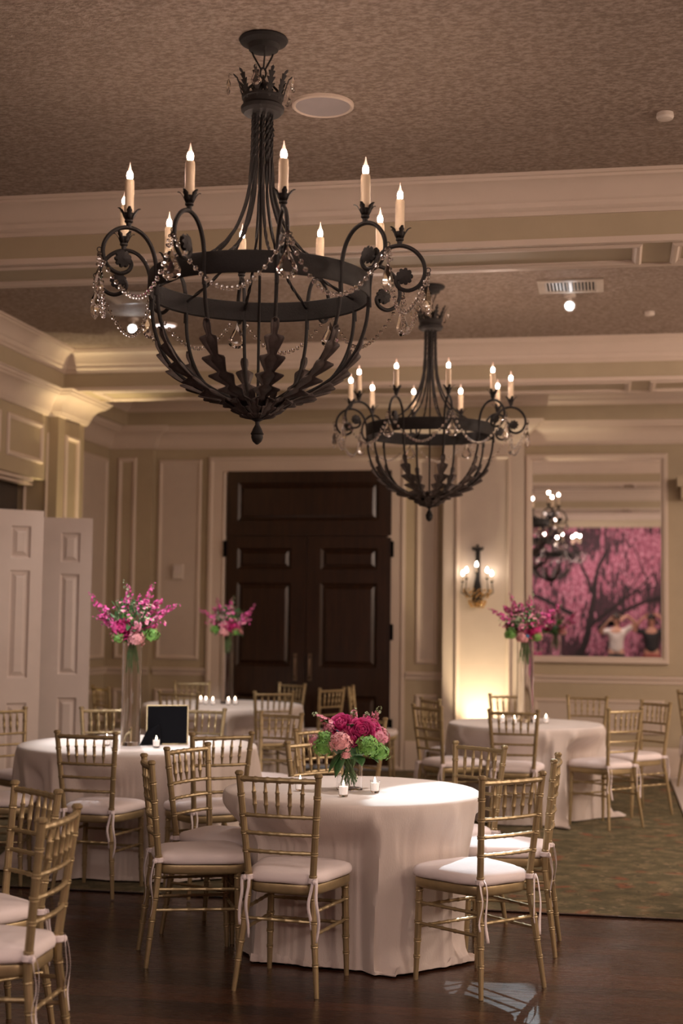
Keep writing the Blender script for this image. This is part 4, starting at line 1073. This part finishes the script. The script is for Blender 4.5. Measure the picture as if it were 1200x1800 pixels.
for (a, b, c, d, L_, w_) in ((-.03, -.08, .05, (-.5, -.6, -1.0), .10, .028), (-.045, -.06, .05, (-.8, -.4, -.9), .09, .03), (.03, -.07, .04, (.3, -.8, -.2), .08, .03), (.08, -.05, .05, (.8, -.5, -.3), .07, .025), (.05, .05, .05, (.5, .8, .0), .09, .03), (-.06, .05, .05, (-.7, .6, 0), .09, .03), (.0, -.06, .17, (0, -.6, .6), .05, .02)):
    lm = MB(); leafblade(lm, L3(a, b, c), L3(*d), L_, w_, .3); B(lm, 'leaf', M['green'], T, .0006)
lm = MB(); leafblade(lm, L3(-.055, -.08, .145), L3(-.3, -.5, .5), .035, .008, .1); B(lm, 'blue_sprig', M['blue'], T, .0006)

# ================================================================ PICTURE FRAME ON LEFT TABLE
pfm = thing('picture_frame', 'black backed picture frame with thin gold edge standing on the left table', 'picture frame', (-2.80, 8.84, TZ+.006), math.radians(18))
tl = math.radians(14)
fb = MB(); ux = X3; uz = Vector((0, math.sin(tl), math.cos(tl))); nn = Vector((0, -math.cos(tl), math.sin(tl)))
fb.obox(uz*.125+ux*0-nn*.0, ux*.128, uz*.125, nn*.006); fb.build('backing_board', M['black'], pfm, smooth=0)
ge = MB()
for (c, hx, hz) in (((-.130, 0), .004, .129), ((.130, 0), .004, .129)): ge.obox(ux*c[0]+uz*.127-nn*.004, ux*hx, uz*hz, nn*.010)
for zz in (.0015+.002, .252): ge.obox(uz*zz-nn*.004, ux*.134, uz*.004, nn*.010)
ge.build('gold_frame', M['gold'], pfm, smooth=0)
el = MB(); el.add([(-.125, -.012, .10), (-.045, -.012, .14), (-.03, -.014, .002), (-.175, -.095, .002), (-.125, -.006, .10), (-.045, -.006, .14), (-.03, -.006, .002), (-.165, -.09, .002)], [(0, 1, 2, 3), (7, 6, 5, 4), (0, 4, 5, 1), (1, 5, 6, 2), (2, 6, 7, 3), (3, 7, 4, 0)])
el.build('easel_leg', M['black'], pfm, smooth=0)

# ================================================================ PEOPLE (behind the camera, seen in the mirror)
def skin_body(name, verts, edges, rad, mt, parent, root=0, lvl=2):
    me = bpy.data.meshes.new(name); me.from_pydata(verts, edges, [])
    o = bpy.data.objects.new(name, me); C.objects.link(o); o.parent = parent; me.materials.append(mt)
    s = o.modifiers.new('skin', 'SKIN'); s.use_smooth_shade = True
    for i, r in enumerate(rad):
        d = me.skin_vertices[0].data[i]; d.radius = r if hasattr(r, '__len__') else (r, r); d.use_root = (i == root)
    o.modifiers.new('sub', 'SUBSURF').levels = lvl; o.modifiers['sub'].render_levels = lvl
    return o
def person(name, label, loc, top, skin, hair, low, arms, h=1.0):
    T = thing(name, label, 'person', loc)
    v = [(0,0,.95),(0,.0,1.10),(0,.0,1.28),(0,0,1.42),(0,.01,1.50),(0,.02,1.57),(0,.03,1.66),(0,.02,1.72)]
    r = [(.15,.11),(.13,.095),(.15,.10),(.13,.08),(.052,.05),(.055,.06),(.075,.09),(.055,.07)]
    e = [(0,1),(1,2),(2,3),(3,4),(4,5),(5,6),(6,7)]
    for sx in (-1, 1):
        k = len(v); v += [(sx*.10,0,.86),(sx*.11,.01,.50),(sx*.12,-.01,.10),(sx*.125,.09,.04)]; r += [(.09,.10),(.062,.065),(.04,.045),(.04,.03)]; e += [(0,k),(k,k+1),(k+1,k+2),(k+2,k+3)]
        k = len(v); a = arms[0 if sx < 0 else 1]; v += [(sx*.17,0,1.41)]+list(a); r += [(.055,.055),(.040,.042),(.028,.030),(.030,.018)]; e += [(3,k),(k,k+1),(k+1,k+2),(k+2,k+3)]
        w_ = Vector(a[2]); dr_ = (Vector(a[2])-Vector(a[1])).normalized(); sdv = dr_.cross(Vector((0, 1, 0)))
        sdv = sdv.normalized() if sdv.length > .1 else X3
        for j in range(5):
            k2 = len(v); off = (-.03+.015*j); base = w_+sdv*off*.8; ln = (.05, .07, .075, .07, .055)[j]
            dd = dr_ if j else (dr_*.5-sdv*.9).normalized()
            v += [tuple(base+dd*.03), tuple(base+dd*(.03+ln*.6)+Vector((0, .012, 0))), tuple(base+dd*(.03+ln)+Vector((0, .03, 0)))]; r += [(.009,.009),(.008,.008),(.007,.007)]
            e += [(k+3, k2), (k2, k2+1), (k2+1, k2+2)]
    skin_body('body', v, e, r, skin, T)
    # clothing as slightly larger shells
    skin_body('top', [(0,0,.93),(0,0,1.10),(0,0,1.28),(0,0,1.415),(0,.005,1.455),(-.17,0,1.41),(.17,0,1.41),tuple(Vector((-.17,0,1.41)).lerp(Vector(arms[0][0]), .75)),tuple(Vector((.17,0,1.41)).lerp(Vector(arms[1][0]), .75))],
              [(0,1),(1,2),(2,3),(3,4),(3,5),(3,6),(5,7),(6,8)], [(.165,.125),(.150,.115),(.168,.12),(.145,.095),(.08,.07),(.068,.068),(.068,.068),(.056,.056),(.056,.056)], top, T)
    skin_body('trousers', [(0,0,1.0),(0,0,.93),(-.10,0,.84),(-.11,.01,.50),(-.12,-.005,.12),(.10,0,.84),(.11,.01,.50),(.12,-.005,.12)],
              [(0,1),(1,2),(2,3),(3,4),(1,5),(5,6),(6,7)], [(.165,.125),(.17,.13),(.105,.115),(.078,.082),(.058,.062),(.105,.115),(.078,.082),(.058,.062)], low, T)
    hb = MB(); hb.ball((0, -.005, 1.70), .105, 16, 10, (.92, 1.1, 1.05)); hb.ball((0, -.06, 1.62), .085, 12, 8, (1, .8, 1.4)); hb.build('hair', hair, T)
    fc = MB(); fc.lathe([(.001, -.02), (.012, -.015), (.016, 0), (.008, .03), (.001, .04)], c=(0, .122, 1.645), n=8); fc.ball((-.082, .03, 1.655), .02, 8, 6, (.5, 1, 1.4)); fc.ball((.082, .03, 1.655), .02, 8, 6, (.5, 1, 1.4)); fc.build('nose_and_ears', skin, T)
    ey = MB(); ey.ball((-.032, .112, 1.672), .010); ey.ball((.032, .112, 1.672), .010); ey.build('eyes', M['black'], T)
    mo = MB(); mo.ball((0, .110, 1.608), .02, 10, 6, (1.1, .5, .3)); mo.build('mouth', M['rose'], T)
    return T
person('person', 'photographer in a pale shirt raising a camera, reflected in the mirror', (.10, -.46, 0), M['shirt'], M['skin'], M['hair'], M['blackcloth'],
       (((-.34, .06, 1.38), (-.17, .24, 1.60), (-.11, .27, 1.66)), ((.40, .04, 1.58), (.22, .20, 1.74), (.14, .26, 1.69))))
pc = thing('photo_camera', 'black camera held up by the reflected photographer', 'camera', (.0, -.15, 1.56))
k = MB(); k.box(-.065, .065, -.07, -.015, -.045, .045); k.box(-.03, .03, -.07, -.02, .045, .07); k.build('camera_body', M['black'], pc, smooth=0)
MB().tube([(0, -.015, 0), (0, .05, 0)], [.035, .037], 20).build('lens', M['black'], pc)
person('person', 'person in a black top with bare raised arms at the mirror\'s right corner', (.83, -.75, 0), M['blackcloth'], M['skin2'], M['hair'], M['redskirt'],
       (((-.38, .05, 1.44), (-.22, .12, 1.66), (-.14, .14, 1.72)), ((.36, .05, 1.50), (.20, .14, 1.70), (.12, .15, 1.75))))
